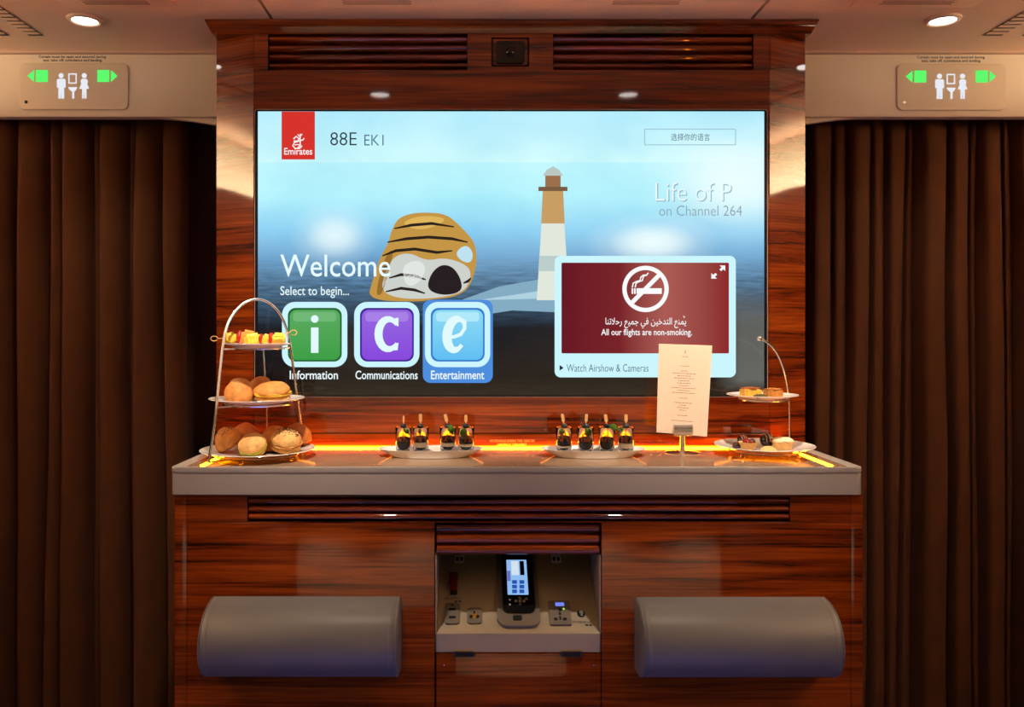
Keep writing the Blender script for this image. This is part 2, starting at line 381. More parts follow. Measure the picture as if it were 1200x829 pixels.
# ------------------------------------------------------------------ television
TY = -.014
t = thing('television', 'large flat television showing a bright blue welcome menu', 'television', W(599, 464, -.001))
b = B().frame(prr(298.8, 899, 128.6, 465, 3, TY), prr(302, 895.8, 130.4, 463.4, .5, TY), TY, -.0005)
part('bezel', b, m_black, t)
part('edge_trim', B().frame(prr(298.0, 899.8, 127.8, 465.8, 3.4, TY), prr(298.8, 899, 128.6, 465, 3, TY), TY+.001, -.0005), mat('silver_edge', (190, 180, 186), .3, metal=.6), t)
def screen_mat():
    m, n, l = new_mat('screen_picture'); b = n['Principled BSDF']
    g = n.new('ShaderNodeNewGeometry'); sp = n.new('ShaderNodeSeparateXYZ'); l.new(g.outputs['Position'], sp.inputs[0])
    def rng(sock, a, c):
        q = n.new('ShaderNodeMapRange'); q.inputs[1].default_value = a; q.inputs[2].default_value = c; l.new(sock, q.inputs[0]); return q.outputs[0]
    v = rng(sp.outputs['Z'], WZ(464, TY), WZ(131, TY)); u = rng(sp.outputs['X'], WX(302, TY), WX(896, TY))
    def ramp(sock, stops):
        r = n.new('ShaderNodeValToRGB'); e = r.color_ramp.elements
        while len(e) < len(stops): e.new(.5)
        for q, (p, c) in zip(e, stops): q.position = p; q.color = (*lin(c), 1)
        l.new(sock, r.inputs['Fac']); return r.outputs['Color']
    py = lambda y: (464-y)/333
    base = ramp(v, [(0, (44, 38, 26)), (py(442), (12, 11, 13)), (py(385), (18, 26, 36)), (py(356), (62, 92, 118)), (py(328), (100, 142, 176)), (py(300), (120, 172, 212)), (py(270), (146, 212, 244)), (py(230), (184, 246, 255)), (py(190.6), (196, 249, 255)), (py(189.8), (212, 254, 255)), (1, (186, 240, 255))])
    tn = n.new('ShaderNodeTexNoise'); tn.inputs['Scale'].default_value = 1; tn.inputs['Detail'].default_value = 5
    mp = n.new('ShaderNodeMapping'); mp.inputs['Scale'].default_value = (3.4, 1, 6); l.new(g.outputs['Position'], mp.inputs[0]); l.new(mp.outputs[0], tn.inputs['Vector'])
    cl = ramp(tn.outputs['Fac'], [(.38, (222, 240, 248)), (.60, (255, 255, 255))])
    mx = n.new('ShaderNodeMix'); mx.data_type = 'RGBA'; mx.blend_type = 'MULTIPLY'; mx.inputs[0].default_value = .7
    l.new(base, mx.inputs[6]); l.new(cl, mx.inputs[7])
    # ripples on the sea
    t2 = n.new('ShaderNodeTexNoise'); t2.inputs['Scale'].default_value = 1; t2.inputs['Detail'].default_value = 4
    m2 = n.new('ShaderNodeMapping'); m2.inputs['Scale'].default_value = (18, 1, 160); l.new(g.outputs['Position'], m2.inputs[0]); l.new(m2.outputs[0], t2.inputs['Vector'])
    rp = ramp(t2.outputs['Fac'], [(.35, (190, 190, 190)), (.65, (255, 255, 255))])
    sea = ramp(v, [(py(330), (255, 255, 255)), (py(298), (0, 0, 0))])
    mx2 = n.new('ShaderNodeMix'); mx2.data_type = 'RGBA'; mx2.blend_type = 'MULTIPLY'
    l.new(sea, mx2.inputs[0]); l.new(mx.outputs[2], mx2.inputs[6]); l.new(rp, mx2.inputs[7])
    # bright cloud at the right, plus two lamp reflections painted into the picture
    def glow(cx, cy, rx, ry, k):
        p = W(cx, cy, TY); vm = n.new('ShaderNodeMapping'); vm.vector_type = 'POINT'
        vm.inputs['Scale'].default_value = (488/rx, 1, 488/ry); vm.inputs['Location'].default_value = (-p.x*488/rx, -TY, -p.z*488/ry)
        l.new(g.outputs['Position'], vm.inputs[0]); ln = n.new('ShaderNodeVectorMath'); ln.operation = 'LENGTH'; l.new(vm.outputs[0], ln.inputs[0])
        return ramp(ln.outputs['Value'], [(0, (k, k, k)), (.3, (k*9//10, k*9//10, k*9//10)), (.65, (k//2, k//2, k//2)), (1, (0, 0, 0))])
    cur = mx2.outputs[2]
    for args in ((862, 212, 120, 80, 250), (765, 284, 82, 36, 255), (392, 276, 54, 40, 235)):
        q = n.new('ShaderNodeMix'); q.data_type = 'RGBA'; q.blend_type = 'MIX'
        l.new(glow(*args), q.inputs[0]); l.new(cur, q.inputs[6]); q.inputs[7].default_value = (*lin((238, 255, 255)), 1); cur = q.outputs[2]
    # grey room reflection painted into the right hand edge
    gr = ramp(u, [(.90, (0, 0, 0)), (.955, (255, 255, 255))]); gv = ramp(v, [(py(460), (0, 0, 0)), (py(445), (220, 220, 220)), (py(370), (200, 200, 200)), (py(330), (0, 0, 0))])
    mu = n.new('ShaderNodeMix'); mu.data_type = 'RGBA'; mu.blend_type = 'MULTIPLY'; mu.inputs[0].default_value = 1; l.new(gr, mu.inputs[6]); l.new(gv, mu.inputs[7])
    q = n.new('ShaderNodeMix'); q.data_type = 'RGBA'; l.new(mu.outputs[2], q.inputs[0]); l.new(cur, q.inputs[6]); q.inputs[7].default_value = (*lin((116, 118, 112)), 1); cur = q.outputs[2]
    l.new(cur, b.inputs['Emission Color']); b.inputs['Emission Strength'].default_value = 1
    b.inputs['Base Color'].default_value = (.004, .004, .005, 1); b.inputs['Roughness'].default_value = .10; b.inputs['Specular IOR Level'].default_value = .35
    return m
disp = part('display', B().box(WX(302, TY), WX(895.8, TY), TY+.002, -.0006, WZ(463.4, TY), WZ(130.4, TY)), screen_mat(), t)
_em = {}
def E(rgb):
    if rgb not in _em: _em[rgb] = emit('screen_colour', rgb)
    return _em[rgb]
L1, L2, L3, L4, L5 = [TY+.002-.0004*k for k in (1, 2, 3, 4, 5)]
def ui(name, b, rgb, parent=disp): return part(name, b, E(rgb), parent, 0)
def sh(px0, px1, py0, py1, r, Y, th=.0003): return B().prism(prr(px0, px1, py0, py1, r, Y), Y, Y+th)
def pxy(pts, Y): return [(WX(x, Y), WZ(y, Y)) for x, y in pts]
# plain picture elements: pale deck, banded amber rock, tan and white beacon
ui('pale_deck', B().prism(pxy([(540, 352), (585, 336), (640, 326), (700, 330), (700, 368), (600, 364), (548, 372)], L1), L1+.00012, L1+.0003), (132, 172, 194))
ui('pale_deck', B().prism(pxy([(560, 352), (640, 340), (700, 344), (700, 352), (640, 350)], L1), L1+.00006, L1+.0003), (176, 210, 224))
def chai(p, it=3):
    for _ in range(it):
        p = [q for a, c in zip(p, p[1:]+p[:1]) for q in ((a[0]*.75+c[0]*.25, a[1]*.75+c[1]*.25), (a[0]*.25+c[0]*.75, a[1]*.25+c[1]*.75))]
    return p
def rock():
    pts = [(430, 352), (437, 328), (446, 300), (455, 286), (458, 272), (466, 256), (482, 250), (502, 249), (522, 251), (534, 260), (546, 272), (556, 284), (559, 302), (556, 322), (548, 340), (530, 349), (505, 351), (492, 354)]
    return chai(pts)
ui('picture_rock', B().prism(pxy(rock(), L1), L1, L1+.0003), (196, 150, 70))
ui('picture_rock_patch', B().prism(pxy(chai([(446, 340), (452, 318), (462, 300), (480, 296), (500, 306), (520, 302), (542, 308), (553, 318), (548, 338), (530, 347), (492, 351), (462, 349)]), L2), L2, L2+.0003), (206, 210, 204))
ui('picture_rock_patch', B().prism(pxy(chai([(533, 296), (546, 286), (555, 296), (552, 309), (540, 306)]), L2), L2, L2+.0003), (190, 226, 240))
ui('picture_rock_facet', B().prism(pxy(chai([(470, 262), (486, 254), (508, 253), (524, 257), (510, 266), (488, 270)]), L2), L2, L2+.0003), (224, 182, 92))
ui('picture_rock_facet', B().prism(pxy(chai([(440, 346), (446, 318), (454, 296), (462, 292), (456, 316), (448, 346)]), L2), L2, L2+.0003), (150, 110, 48))
ui('picture_rock_facet', B().prism(pxy(chai([(470, 312), (488, 304), (500, 312), (494, 330), (476, 338)]), L3), L3, L3+.0003), (226, 230, 226))
ui('picture_rock_hollow', B().prism(pxy(chai([(500, 340), (504, 322), (516, 310), (530, 312), (540, 326), (542, 342), (520, 347)]), L3), L3, L3+.0003), (40, 32, 34))
for pts in ([(462, 268), (482, 264), (506, 262), (532, 266)], [(454, 284), (476, 280), (502, 278), (530, 280), (548, 284)], [(448, 300), (464, 294), (486, 292), (512, 296), (530, 294)], [(456, 326), (470, 322), (488, 324), (499, 328)], [(444, 316), (450, 314), (455, 313)], [(452, 342), (470, 338), (486, 340), (498, 344)], [(543, 332), (548, 330), (552, 326)]):
    ui('picture_rock_band', B().stroke(pxy(pts, L3), [.003]+[.0070]*(len(pts)-2)+[.003], L3, L3+.0002), (44, 34, 30))
P2, P3 = L1-.0002, L1-.0003
lh = ui('picture_lighthouse', B().prism(pxy([(636, 240), (660, 240), (667, 352), (629, 352)], P2), P2, P2+.0003), (226, 232, 220))
ui('lighthouse_band', B().prism(pxy([(634.2, 262), (661.8, 262), (660, 224), (636, 224)], P3), P3, P3+.0003), (200, 158, 100), lh)
ui('lighthouse_band', B().prism(pxy([(632, 300), (664.2, 300), (665.4, 318), (630.8, 318)], P3), P3, P3+.0003), (188, 206, 204), lh)
ui('lighthouse_gallery', B().prism(pxy([(631, 224), (631, 219), (665, 219), (665, 224)], P3), P3, P3+.0003), (120, 92, 66), lh)
ui('lighthouse_lantern', B().prism(pxy([(639, 219), (639, 206), (657, 206), (657, 219)], P3), P3, P3+.0003), (156, 112, 76), lh)
ui('lighthouse_roof', B().prism(pxy([(636, 206), (641, 199), (648, 195), (655, 199), (660, 206)], P3), P3, P3+.0003), (186, 200, 194), lh)
# header
bd = ui('logo_badge', sh(330, 369, 130.8, 187, .3, L1), (214, 52, 44))
ui('logo_word', ptext('Emirates', 333, 366, 173.4, 181.4, L2, .012), (255, 244, 244), bd)
b = B()
for pts, w in (([(344, 163), (347, 160), (350, 162), (349, 166), (345, 167), (343, 171), (346, 174), (351, 174), (354, 171)], 1.5), ([(352, 157), (351.5, 164), (352, 170), (349, 173.6)], 1.5), ([(344, 165.4), (350, 165.4), (355, 164), (356.5, 162)], 1.3), ([(345, 170), (349, 169.4), (352, 170)], 1.1), ([(349, 157.5), (350.5, 160)], 1.1), ([(354, 157), (353, 159)], 1.0)):
    b.stroke(pxy(pts, L2), w/488, L2, L2+.0002)
ui('logo_emblem', b, (255, 244, 244), bd)
ui('seat_text', ptext('88E', 387, 418, 155, 170.5, L1, -.008), (44, 54, 66))
ui('flight_text', ptext('EK1', 427, 449.5, 158, 170.5, L1, -.008), (70, 100, 130))
lb = ui('language_button', B().frame(prr(755, 862.5, 151, 170.3, 1.5, L1), prr(755.9, 861.6, 151.9, 169.4, 1, L1), L1, L1+.0002), (150, 190, 205))
ui('button_text', ptext('选择你的语言', 786.5, 832, 156.5, 165, L1), (70, 92, 116), lb)
ui('title_text', ptext('Life of P', 769, 858, 214.6, 236.6, L1, -.006), (140, 178, 192))
ui('title_text', ptext('Life of P', 768, 857, 213.6, 235.6, L2, -.010), (232, 250, 254))
ui('channel_text', ptext('on Channel 264', 772.5, 869.5, 241, 253, L1, -.010), (140, 160, 168))
ui('welcome_text', ptext('Welcome', 328.5, 457.5, 298.5, 324.5, L4, .004), (232, 252, 255))
ui('prompt_text', ptext('Select to begin...', 328.5, 409, 335.5, 349.5, L3, .008), (226, 246, 250))
# menu tiles
def grad_emit(name, c0, c1, y0, y1):
    m, n, l = new_mat(name); n.remove(n['Principled BSDF']); e = n.new('ShaderNodeEmission')
    g = n.new('ShaderNodeNewGeometry'); sp = n.new('ShaderNodeSeparateXYZ'); l.new(g.outputs['Position'], sp.inputs[0])
    q = n.new('ShaderNodeMapRange'); q.inputs[1].default_value = WZ(y1, TY); q.inputs[2].default_value = WZ(y0, TY); l.new(sp.outputs['Z'], q.inputs[0])
    r = n.new('ShaderNodeValToRGB'); r.color_ramp.elements[0].color = (*lin(c1), 1); r.color_ramp.elements[1].color = (*lin(c0), 1)
    l.new(q.outputs[0], r.inputs[0]); l.new(r.outputs[0], e.inputs[0]); l.new(e.outputs[0], n['Material Output'].inputs[0]); return m
def tile(x0, col0, col1, edge, gl, cap, cx0, cx1):
    p = ui('menu_tile', sh(x0, x0+76.5, 354, 430.5, 15, L2), (204, 246, 255))
    ui('tile_face', sh(x0+6.8, x0+70, 361, 424, 9, L3), edge, p)
    part('tile_face', sh(x0+9, x0+68, 363.4, 422, 8, L4, .0002), grad_emit('tile_gradient', col0, col1, 363, 422), p, 0)
    ui('tile_gloss', sh(x0+13, x0+63.5, 366, 377, 4, L4-.0002, .0001), gl, p)
    ui('tile_caption', ptext(cap, cx0, cx1, 434.5, 444.8, L3, .012), (236, 250, 252), p)
    return p
ui('tile_highlight', sh(495.5, 577.5, 351.5, 449, 9, L1), (78, 142, 222))
LT = L5-.0002
p = tile(330.5, (92, 172, 96), (62, 158, 70), (34, 104, 48), (112, 184, 118), 'Information', 339.5, 396)
b = B().disc(WX(368.8, LT), WZ(374, LT), 4.4/488, LT, LT+.0002); b.prism(prr(364.4, 373.2, 384, 413.8, .6, LT), LT, LT+.0002)
ui('tile_letter', b, (226, 250, 255), p)
p = tile(415, (150, 104, 226), (136, 72, 220), (72, 40, 150), (168, 128, 232), 'Communications', 416.5, 489.5)
arc = lambda cx, cy, rx, ry, a0, a1, n=18, sk=0: [(cx+rx*math.cos(R(a0+(a1-a0)*i/n))+sk*ry*math.sin(R(a0+(a1-a0)*i/n)), cy-ry*math.sin(R(a0+(a1-a0)*i/n))) for i in range(n+1)]
pts = arc(455.5, 391.8, 12.0, 17.6, 38, 322); ws = [(3.5+6.0*math.sin(math.pi*i/18)**.8)/488 for i in range(19)]
b = B().stroke(pxy(pts, LT), ws, LT, LT+.0002); b.prism(pxy([(463, 373), (467, 372.5), (467, 382.5), (465.6, 382.5), (461, 377)], LT), LT, LT+.0001); b.prism(pxy([(461, 406.5), (465.6, 402), (467, 402), (466, 410.5), (462, 411)], LT), LT, LT+.0001)
ui('tile_letter', b, (226, 250, 255), p)
p = tile(498, (142, 220, 246), (96, 190, 242), (52, 126, 206), (176, 234, 250), 'Entertainment', 505, 567.5)
pts = [(525, 395), (532, 395), (540, 392), (544.5, 385), (544, 377.5), (538.5, 374)] + arc(534.5, 392.2, 10.5, 18.2, 80, 318, 16, .10); n_ = len(pts)
ws = [4.2/488]*4 + [6/488, 5/488] + [(4.5+6.6*math.sin(math.pi*min(1, (i+2)/17))**.8)/488 for i in range(n_-6)]
ui('tile_letter', B().stroke(pxy(pts, LT), ws, LT, LT+.0002), (226, 250, 255), p)
# no-smoking panel
np_ = ui('notice_card', sh(650, 862.3, 300, 442.5, 7, L2), (204, 246, 254))
def red_mat():
    m, n, l = new_mat('notice_red'); n.remove(n['Principled BSDF']); e = n.new('ShaderNodeEmission')
    g = n.new('ShaderNodeNewGeometry'); sp = n.new('ShaderNodeSeparateXYZ'); l.new(g.outputs['Position'], sp.inputs[0])
    q = n.new('ShaderNodeMapRange'); q.inputs[1].default_value = WX(658, TY); q.inputs[2].default_value = WX(854, TY); l.new(sp.outputs['X'], q.inputs[0])
    r = n.new('ShaderNodeValToRGB'); el = r.color_ramp.elements; el[0].color = (*lin((104, 24, 36)), 1); el[1].color = (*lin((142, 40, 40)), 1)
    for ps, c in ((.35, (122, 36, 42)), (.62, (172, 92, 84)), (.85, (152, 70, 66))):  # lighter stops are a glass reflection painted into the red
        k = el.new(ps); k.color = (*lin(c), 1)
    l.new(q.outputs[0], r.inputs[0]); l.new(r.outputs[0], e.inputs[0]); l.new(e.outputs[0], n['Material Output'].inputs[0]); return m
part('notice_field', sh(658, 854.2, 308, 414.4, 1.5, L3), red_mat(), np_, 0)
b = B(); cxz = (WX(756.5, L4), WZ(338.8, L4)); k = 1/488*.993
circ = lambda r, n=40: [(cxz[0]+r*k*math.cos(2*math.pi*i/n), cxz[1]+r*k*math.sin(2*math.pi*i/n)) for i in range(n)]
b.frame(circ(27.2), circ(22.2), L4, L4+.0002)
b.stroke(pxy([(738.5, 357), (774.5, 320.5)], L4), 5/488, L4, L4+.0002)
b.prism(pxy([(746, 338), (775.5, 338), (775.5, 344.6), (746, 344.6)], L4), L4, L4+.0002)
b.prism(pxy([(740.2, 338), (742, 338), (742, 344.6), (740.2, 344.6)], L4), L4, L4+.0002); b.prism(pxy([(743, 338), (745, 338), (745, 344.6), (743, 344.6)], L4), L4, L4+.0002)
for off in (0, 3.4):
    b.stroke(pxy([(741+off, 337), (742+off, 332), (746+off, 330), (750+off*.8, 329), (751+off*.8, 325), (754+off*.6, 322.5), (757+off*.4, 323)], L4), 1.5/488, L4, L4+.0002)
b.stroke(pxy([(757, 323), (760, 320)], L4), 1.4/488, L4, L4+.0002)
ui('no_smoking_symbol', b, (250, 252, 252), np_)
AR = '\u0627'
words = ['\ufef3\u064f\ufee4\ufee8\ufeca', '\ufe8d\ufedf\ufe98\ufeaa\ufea7\ufef4\ufee6', '\ufed3\ufef2', '\ufe9f\ufee4\ufef4\ufeca', '\ufead\ufea3\ufefc\ufe97\ufee8\ufe8e']
arab = ' '.join(words)[::-1].replace('\ufee4\u064f\ufef3', '\ufee4\ufef3')
ui('notice_text', ptext(arab, 709.5, 804, 372.5, 385, L4, .008), (250, 250, 250), np_)
ui('notice_mark', B().stroke(pxy([(801.4, 373), (802.4, 371.2), (801.2, 370.6), (800.8, 371.6)], L4), .7/488, L4, L4+.0002), (250, 250, 250), np_)
ui('notice_text', ptext('All our flights are non-smoking.', 704.5, 811, 385.6, 395.4, L4, .012), (250, 250, 250), np_)
for x, y, s in ((846.5, 314.5, 1), (837, 323.5, -1)):
    b = B().prism(pxy([(x-s*3.2, y-s*3.2), (x+s*3.4, y-s*3.2), (x+s*3.4, y+s*3.4), (x+s*1.4, y+s*1.2), (x-s*1.6, y+s*3.4), (x-s*3.4, y+s*1.4), (x-s*.8, y-s*1.0)], L4), L4, L4+.0002)
    ui('resize_arrow', b, (244, 250, 250), np_)
ui('play_arrow', B().prism(pxy([(655.8, 428), (655.8, 434.6), (660.5, 431.3)], L3), L3, L3+.0002), (24, 40, 50), np_)
ui('notice_text', ptext('Watch Airshow & Cameras', 664, 760, 427, 435.8, L3, -.004), (70, 104, 122), np_)
# notice lettering on the kick strip
o = part('safety_lettering', text_b('NO STOWAGE DURING TAXI, TAKE OFF,', WX(574, -.0035), WX(627, -.0035), WZ(518.6, 0), WZ(515.4, 0), -.0034), mat('pale_lettering', (236, 150, 90), .5), None, 0)
o2 = text_b('LANDING & TURBULENCE', WX(583, -.0035), WX(617, -.0035), WZ(522.4, 0), WZ(519.4, 0), -.0034)
b = B(); b.bm.from_mesh(o.data); b.add(o2.bm); old = o.data; me = bpy.data.meshes.new('safety_lettering'); b.bm.to_mesh(me); b.bm.free(); me.materials.append(old.materials[0]); o.data = me
tag(o, 'two faint lines of lettering on the wood just above the counter light strip', 'lettering')
# ------------------------------------------------------------------ counter
t = thing('counter', 'long grey-beige bar counter with amber lit edges', 'counter', (0, -.14, CT-.057))
YF = -.277; XC = .716
def plan(x, yf, yb, r):
    P = [(-x, yb)]
    P += [(-x+r-r*math.cos(R(a)), yf+r-r*math.sin(R(a))) for a in range(0, 91, 15)]
    P += [(x-r+r*math.sin(R(a)), yf+r-r*math.cos(R(a))) for a in range(0, 91, 15)]
    return P + [(x, yb)]
part('slab', B().prism_z(plan(XC, YF, -.004, .010), CT-.057, CT-.0125, .0008), m_solid, t)
part('rim', B().prism_z(plan(XC+.001, YF-.001, -.004, .011), CT-.0117, CT, .003), m_solid, t)
part('polished_inset', B().box(-.687, .687, -.270, -.0045, CT-.0004, CT+.0006), m_inset, t)
part('light_strip', B().box(-.66, .66, -.011, -.0045, CT+.0006, CT+.0036), m_led, t)
for sd in (-1, 1):
    part('light_strip', B().box(min(sd*.650, sd*.660), max(sd*.650, sd*.660), -.264, -.0145, CT+.0006, CT+.0018), m_led, t)
# ------------------------------------------------------------------ lower cabinet
LY = -.271
t = thing('bar_cabinet', 'red-brown wooden bar cabinet below the counter with an open niche', 'cabinet', (0, -.13, 0))
zt = CT-.0575
lx = lambda p: WX(p, LY); lz = lambda p: WZ(p, LY)
b = B()
for sd in (-1, 1): b.box(min(sd*.700, sd*.714), max(sd*.700, sd*.714), LY+.02, .44, 0, zt)
b.box(-.70, .70, .40, .44, 0, zt); b.box(-.70, .70, LY+.03, .40, 0, .10); b.box(-.70, .70, LY+.03, .40, zt-.012, zt)
for x in (-.186, .19): b.box(x-.006, x+.006, LY+.02, .40, .10, zt-.012)
part('carcass', b, m_wood, t)
for a, c in ((204.5, 218.8), (997.4, 1011)): part('stile', B().box(lx(a), lx(c), LY, LY+.02, 0, zt, .0012), m_wood, t)
hl = (lx(290), lx(926), lz(612), lz(583))
part('top_rail', holes_panel(B(), lx(219.2), lx(997), lz(612.6), zt, [(hl[0], hl[1], hl[2], hl[3])], LY, .02), m_wood, t, 30)
p = part('louvre_grille', B().box(hl[0]+.0005, hl[1]-.0005, LY+.017, LY+.0195, hl[2]+.0005, hl[3]-.0005), m_dark, t)
dz = (hl[3]-hl[2]-.003)/3
for i in range(3):
    z0 = hl[2]+.0015+dz*i
    part('slat', B().prism_x(slat_profile(z0+.0008, z0+dz-.0008, LY+.0165, LY+.002), hl[0]+.002, hl[1]-.002), m_wood, p)
for a, c in ((219.2, 509.4), (705, 997)): part('door_panel', B().box(lx(a), lx(c), LY, LY+.02, .03, lz(613), .0012), m_wood, t)
sy = LY+.010
p = part('roller_shutter', B().box(lx(511.2), lx(703), sy+.012, sy+.016, lz(652.6), lz(614)), m_wood, t, label='short wooden roller shutter half pulled down')
z0, z1 = lz(653), lz(614); dz = (z1-z0)/3
for i in range(3):
    part('slat', B().prism_x(slat_profile(z0+dz*i+.0006, z0+dz*(i+1)-.0006, sy+.012, sy-.003), lx(511.4), lx(702.8)), m_wood, p)
# niche liner
na = Vector((0, -.273+.006, CZ-.630)); nb = Vector((0, -.273+.006+.187+.05, CZ-.630+.105+.028)); sl = (nb-na).normalized(); nn = Vector((0, -sl.z, sl.y))
xl, xr = lx(510.2), lx(704.2)
b = B(); zl = lz(765)
b.prism_x([(LY+.002, zl), (LY+.002, na.z-.004), (na.y+.001, na.z), (nb.y, nb.z), (nb.y+.02, nb.z-.01), (LY+.012, zl)], xl+.0005, xr-.0005)
for x in (xl, xr):
    sx = 1 if x < 0 else -1
    b.prism_x([(LY+.002, zl), (LY+.002, lz(652)), (nb.y, lz(640)), (nb.y, nb.z-.01), (LY+.02, zl)], min(x, x+sx*.0022), max(x, x+sx*.0022))
part('niche_liner', b, m_niche, t, 30)
p = part('flap_door', B().box(lx(511), lx(704.2), LY+.0, LY+.018, .04, lz(766.2), .002), m_wood, t)
for xp in (544, 670):
    h = part('hinge', B().prism(prr(xp-13.5, xp+13, 764.2, 770.2, 2.8, LY-.002), LY-.003, LY-.0002), mat('bronze_hinge', (70, 56, 44), .35, metal=.8), p)
    part('hinge_gap', B().prism(prr(xp-10, xp+10, 765.5, 769.5, 1, LY-.003), LY-.0036, LY-.003), m_hole, h)
for xp in (520.4, 695.6):
    part('screw', B().disc(lx(xp), lz(780), .0016, LY-.0008, LY, 12), m_chrome, p)
# items on the sloping niche panel: (px, py) -> coordinates on the slope
def slope(px, py):
    d = Vector(((px-VX)/F, 1, -(py-VY)/F)); o = Vector((CX, -D, CZ))
    return o + d*((na-o).dot(nn)/d.dot(nn))
def sframe(px, py):
    o = slope(px, py); M = Matrix.Identity(4)
    for i, c in enumerate((Vector((1, 0, 0)), -nn, sl)):   # local x, y(into panel), z(up the slope)
        M[0][i], M[1][i], M[2][i] = c
    M.translation = o; return M
def srr(px0, px1, py0, py1, cx, cy, rmm):
    o = slope(cx, cy)
    a, c = slope((px0+px1)/2, py1), slope((px0+px1)/2, py0)
    x0 = slope(px0, (py0+py1)/2).x-o.x; x1 = slope(px1, (py0+py1)/2).x-o.x
    return rr(x0, x1, (a-o).dot(sl), (c-o).dot(sl), rmm/1000)
def niche_thing(name, label, cat, px, py, parts_, group=None):
    M = sframe(px, py); t = thing(name, label, cat, M.translation, group)
    made = []
    for spec in parts_:
        nm, bx, r, y0, y1, m = spec[:6]
        b = B().prism(srr(*bx, px, py, r), -y1/1000, -y0/1000).xf(M)
        par = t if len(spec) < 7 else made[spec[6]]
        made.append(part(nm, b, m, par, 30))
    return t, made, M
m_lcd = emit('handset_lcd', (150, 196, 250), .9); m_lcdb = emit('handset_icons', (40, 92, 190), .8); m_lcdw = emit('handset_map', (220, 236, 250), .9)
t_, mk, M = niche_thing('handset', 'black remote handset with a lit blue screen in a grey cradle', 'handset', 606, 700, [
    ('cradle', (582, 630, 640, 737), 22, .2, 9, m_grey), ('body', (588, 624.5, 640, 723), 14, 9.2, 17, m_black),
    ('screen', (594, 617.8, 663, 704), 1.5, 17.05, 17.4, m_lcd, 1), ('cradle_latch', (601, 611.5, 725.5, 731), 3, 9.05, 11, m_hole, 0)])
scr = mk[2]
mk2 = []
def sub(nm, bx, r, y0, y1, m, par):
    return part(nm, B().prism(srr(*bx, 606, 700, r), -y1/1000, -y0/1000).xf(M), m, par, 0)
for px0, py0 in ((600, 687), (608.5, 687), (600, 692.5), (608.5, 692.5), (600, 698), (608.5, 698)): sub('screen_icon', (px0, px0+5.6, py0, py0+4.2), .4, 17.4, 17.6, m_lcdb, scr)
sub('screen_panel', (599, 607.5, 664.5, 681), .3, 17.4, 17.6, m_lcdw, scr); sub('screen_panel', (609, 614, 664.5, 681), .3, 17.4, 17.6, mat('lcd_dark', (46, 60, 84), .4), scr)
sub('screen_panel', (594.2, 598, 676, 688), .3, 17.4, 17.6, emit('lcd_lilac', (120, 130, 220), .7), scr)
for px, py in ((609, 708), (613.5, 711.5), (604.5, 711.5), (609, 715), (609, 711.5), (616.5, 709)): sub('button', (px-1.5, px+1.5, py-1.2, py+1.2), .8, 17.05, 18, m_grey, mk[1])
for py in (710, 715.5): sub('button', (596.2, 598.4, py-.9, py+.9), .6, 17.05, 18, m_white, mk[1])
niche_thing('switch', 'small dark red guarded switch at the upper left of the niche', 'switch', 531.5, 686, [
    ('switch_guard', (526.5, 536.5, 674, 686), 1.5, .2, 9, m_red), ('switch_lever', (527.5, 536, 684, 695), 1.5, .2, 14, m_red), ('switch_base', (527.5, 535.5, 692, 697.5), 2, .15, 5, m_hole)])
niche_thing('usb_socket', 'oval grey double socket plate below the red switch', 'socket', 530, 720, [
    ('plate', (521.2, 538.8, 708, 732.5), 8, .2, 4, m_grey), ('slot', (526, 534, 714.6, 717.2), .5, 4.05, 4.6, m_hole, 0), ('slot', (526, 534, 724, 726.6), .5, 4.05, 4.6, m_hole, 0), ('mark', (529, 531.6, 710, 712), .5, 4.05, 4.3, m_text, 0)])
niche_thing('round_socket', 'rounded grey three pin connector with gold centre left of the handset', 'socket', 556, 723, [
    ('plate', (547.5, 564.8, 714, 732), 7, .2, 4, m_grey), ('contact', (554.2, 557.4, 718.8, 727), 1, 4.05, 4.5, m_gold, 0), ('contact', (551, 561, 721.6, 725), 1, 4.05, 4.4, m_gold, 0), ('pin_hole', (550.6, 554, 722.6, 726.4), 2, 4.55, 4.9, m_hole, 0), ('pin_hole', (558.2, 561.6, 722.6, 726.4), 2, 4.55, 4.9, m_hole, 0), ('pin_hole', (554.6, 557, 718.2, 721.4), 1.5, 4.55, 4.9, m_hole, 0)])
niche_thing('power_outlet', 'square grey universal mains outlet right of the handset', 'socket', 656, 720, [
    ('plate', (643.5, 668.6, 706.4, 734), 3, .2, 5, m_grey), ('usb_slot', (650.5, 661, 708.5, 712.6), .6, 5.05, 5.6, emit('blue_slot', (120, 140, 255), .9), 0), ('pin_hole', (654.6, 657.4, 715.6, 719), 1, 5.05, 5.6, m_hole, 0), ('pin_hole', (654.6, 657.4, 720, 723), 1, 5.05, 5.6, m_hole, 0),
    ('pin_hole', (649, 653.4, 726.4, 729.4), .6, 5.05, 5.6, m_hole, 0), ('pin_hole', (659.4, 664, 726.4, 729.4), .6, 5.05, 5.6, m_hole, 0), ('pin_hole', (655.2, 657.4, 724.6, 728.6), .8, 5.05, 5.6, m_hole, 0), ('indicator', (659.4, 661.4, 715, 717), .6, 5.05, 5.6, emit('green_indicator', (170, 255, 90), 1), 0)])
t_, mk, M = niche_thing('power_button', 'round black push button at the right end of the niche', 'button', 681, 720, [])
part('button_ring', B().lathe([(.0001, 0), (.0085, 0), (.0085, .003), (.007, .004), (.0001, .004)], n=24).xf(M @ Matrix.Rotation(R(90), 4, 'X')), m_black, t_)
part('button_cap', B().lathe([(.0001, .0041), (.0048, .0041), (.0048, .006), (.0001, .0066)], n=20).xf(M @ Matrix.Rotation(R(90), 4, 'X')), m_grey, t_)
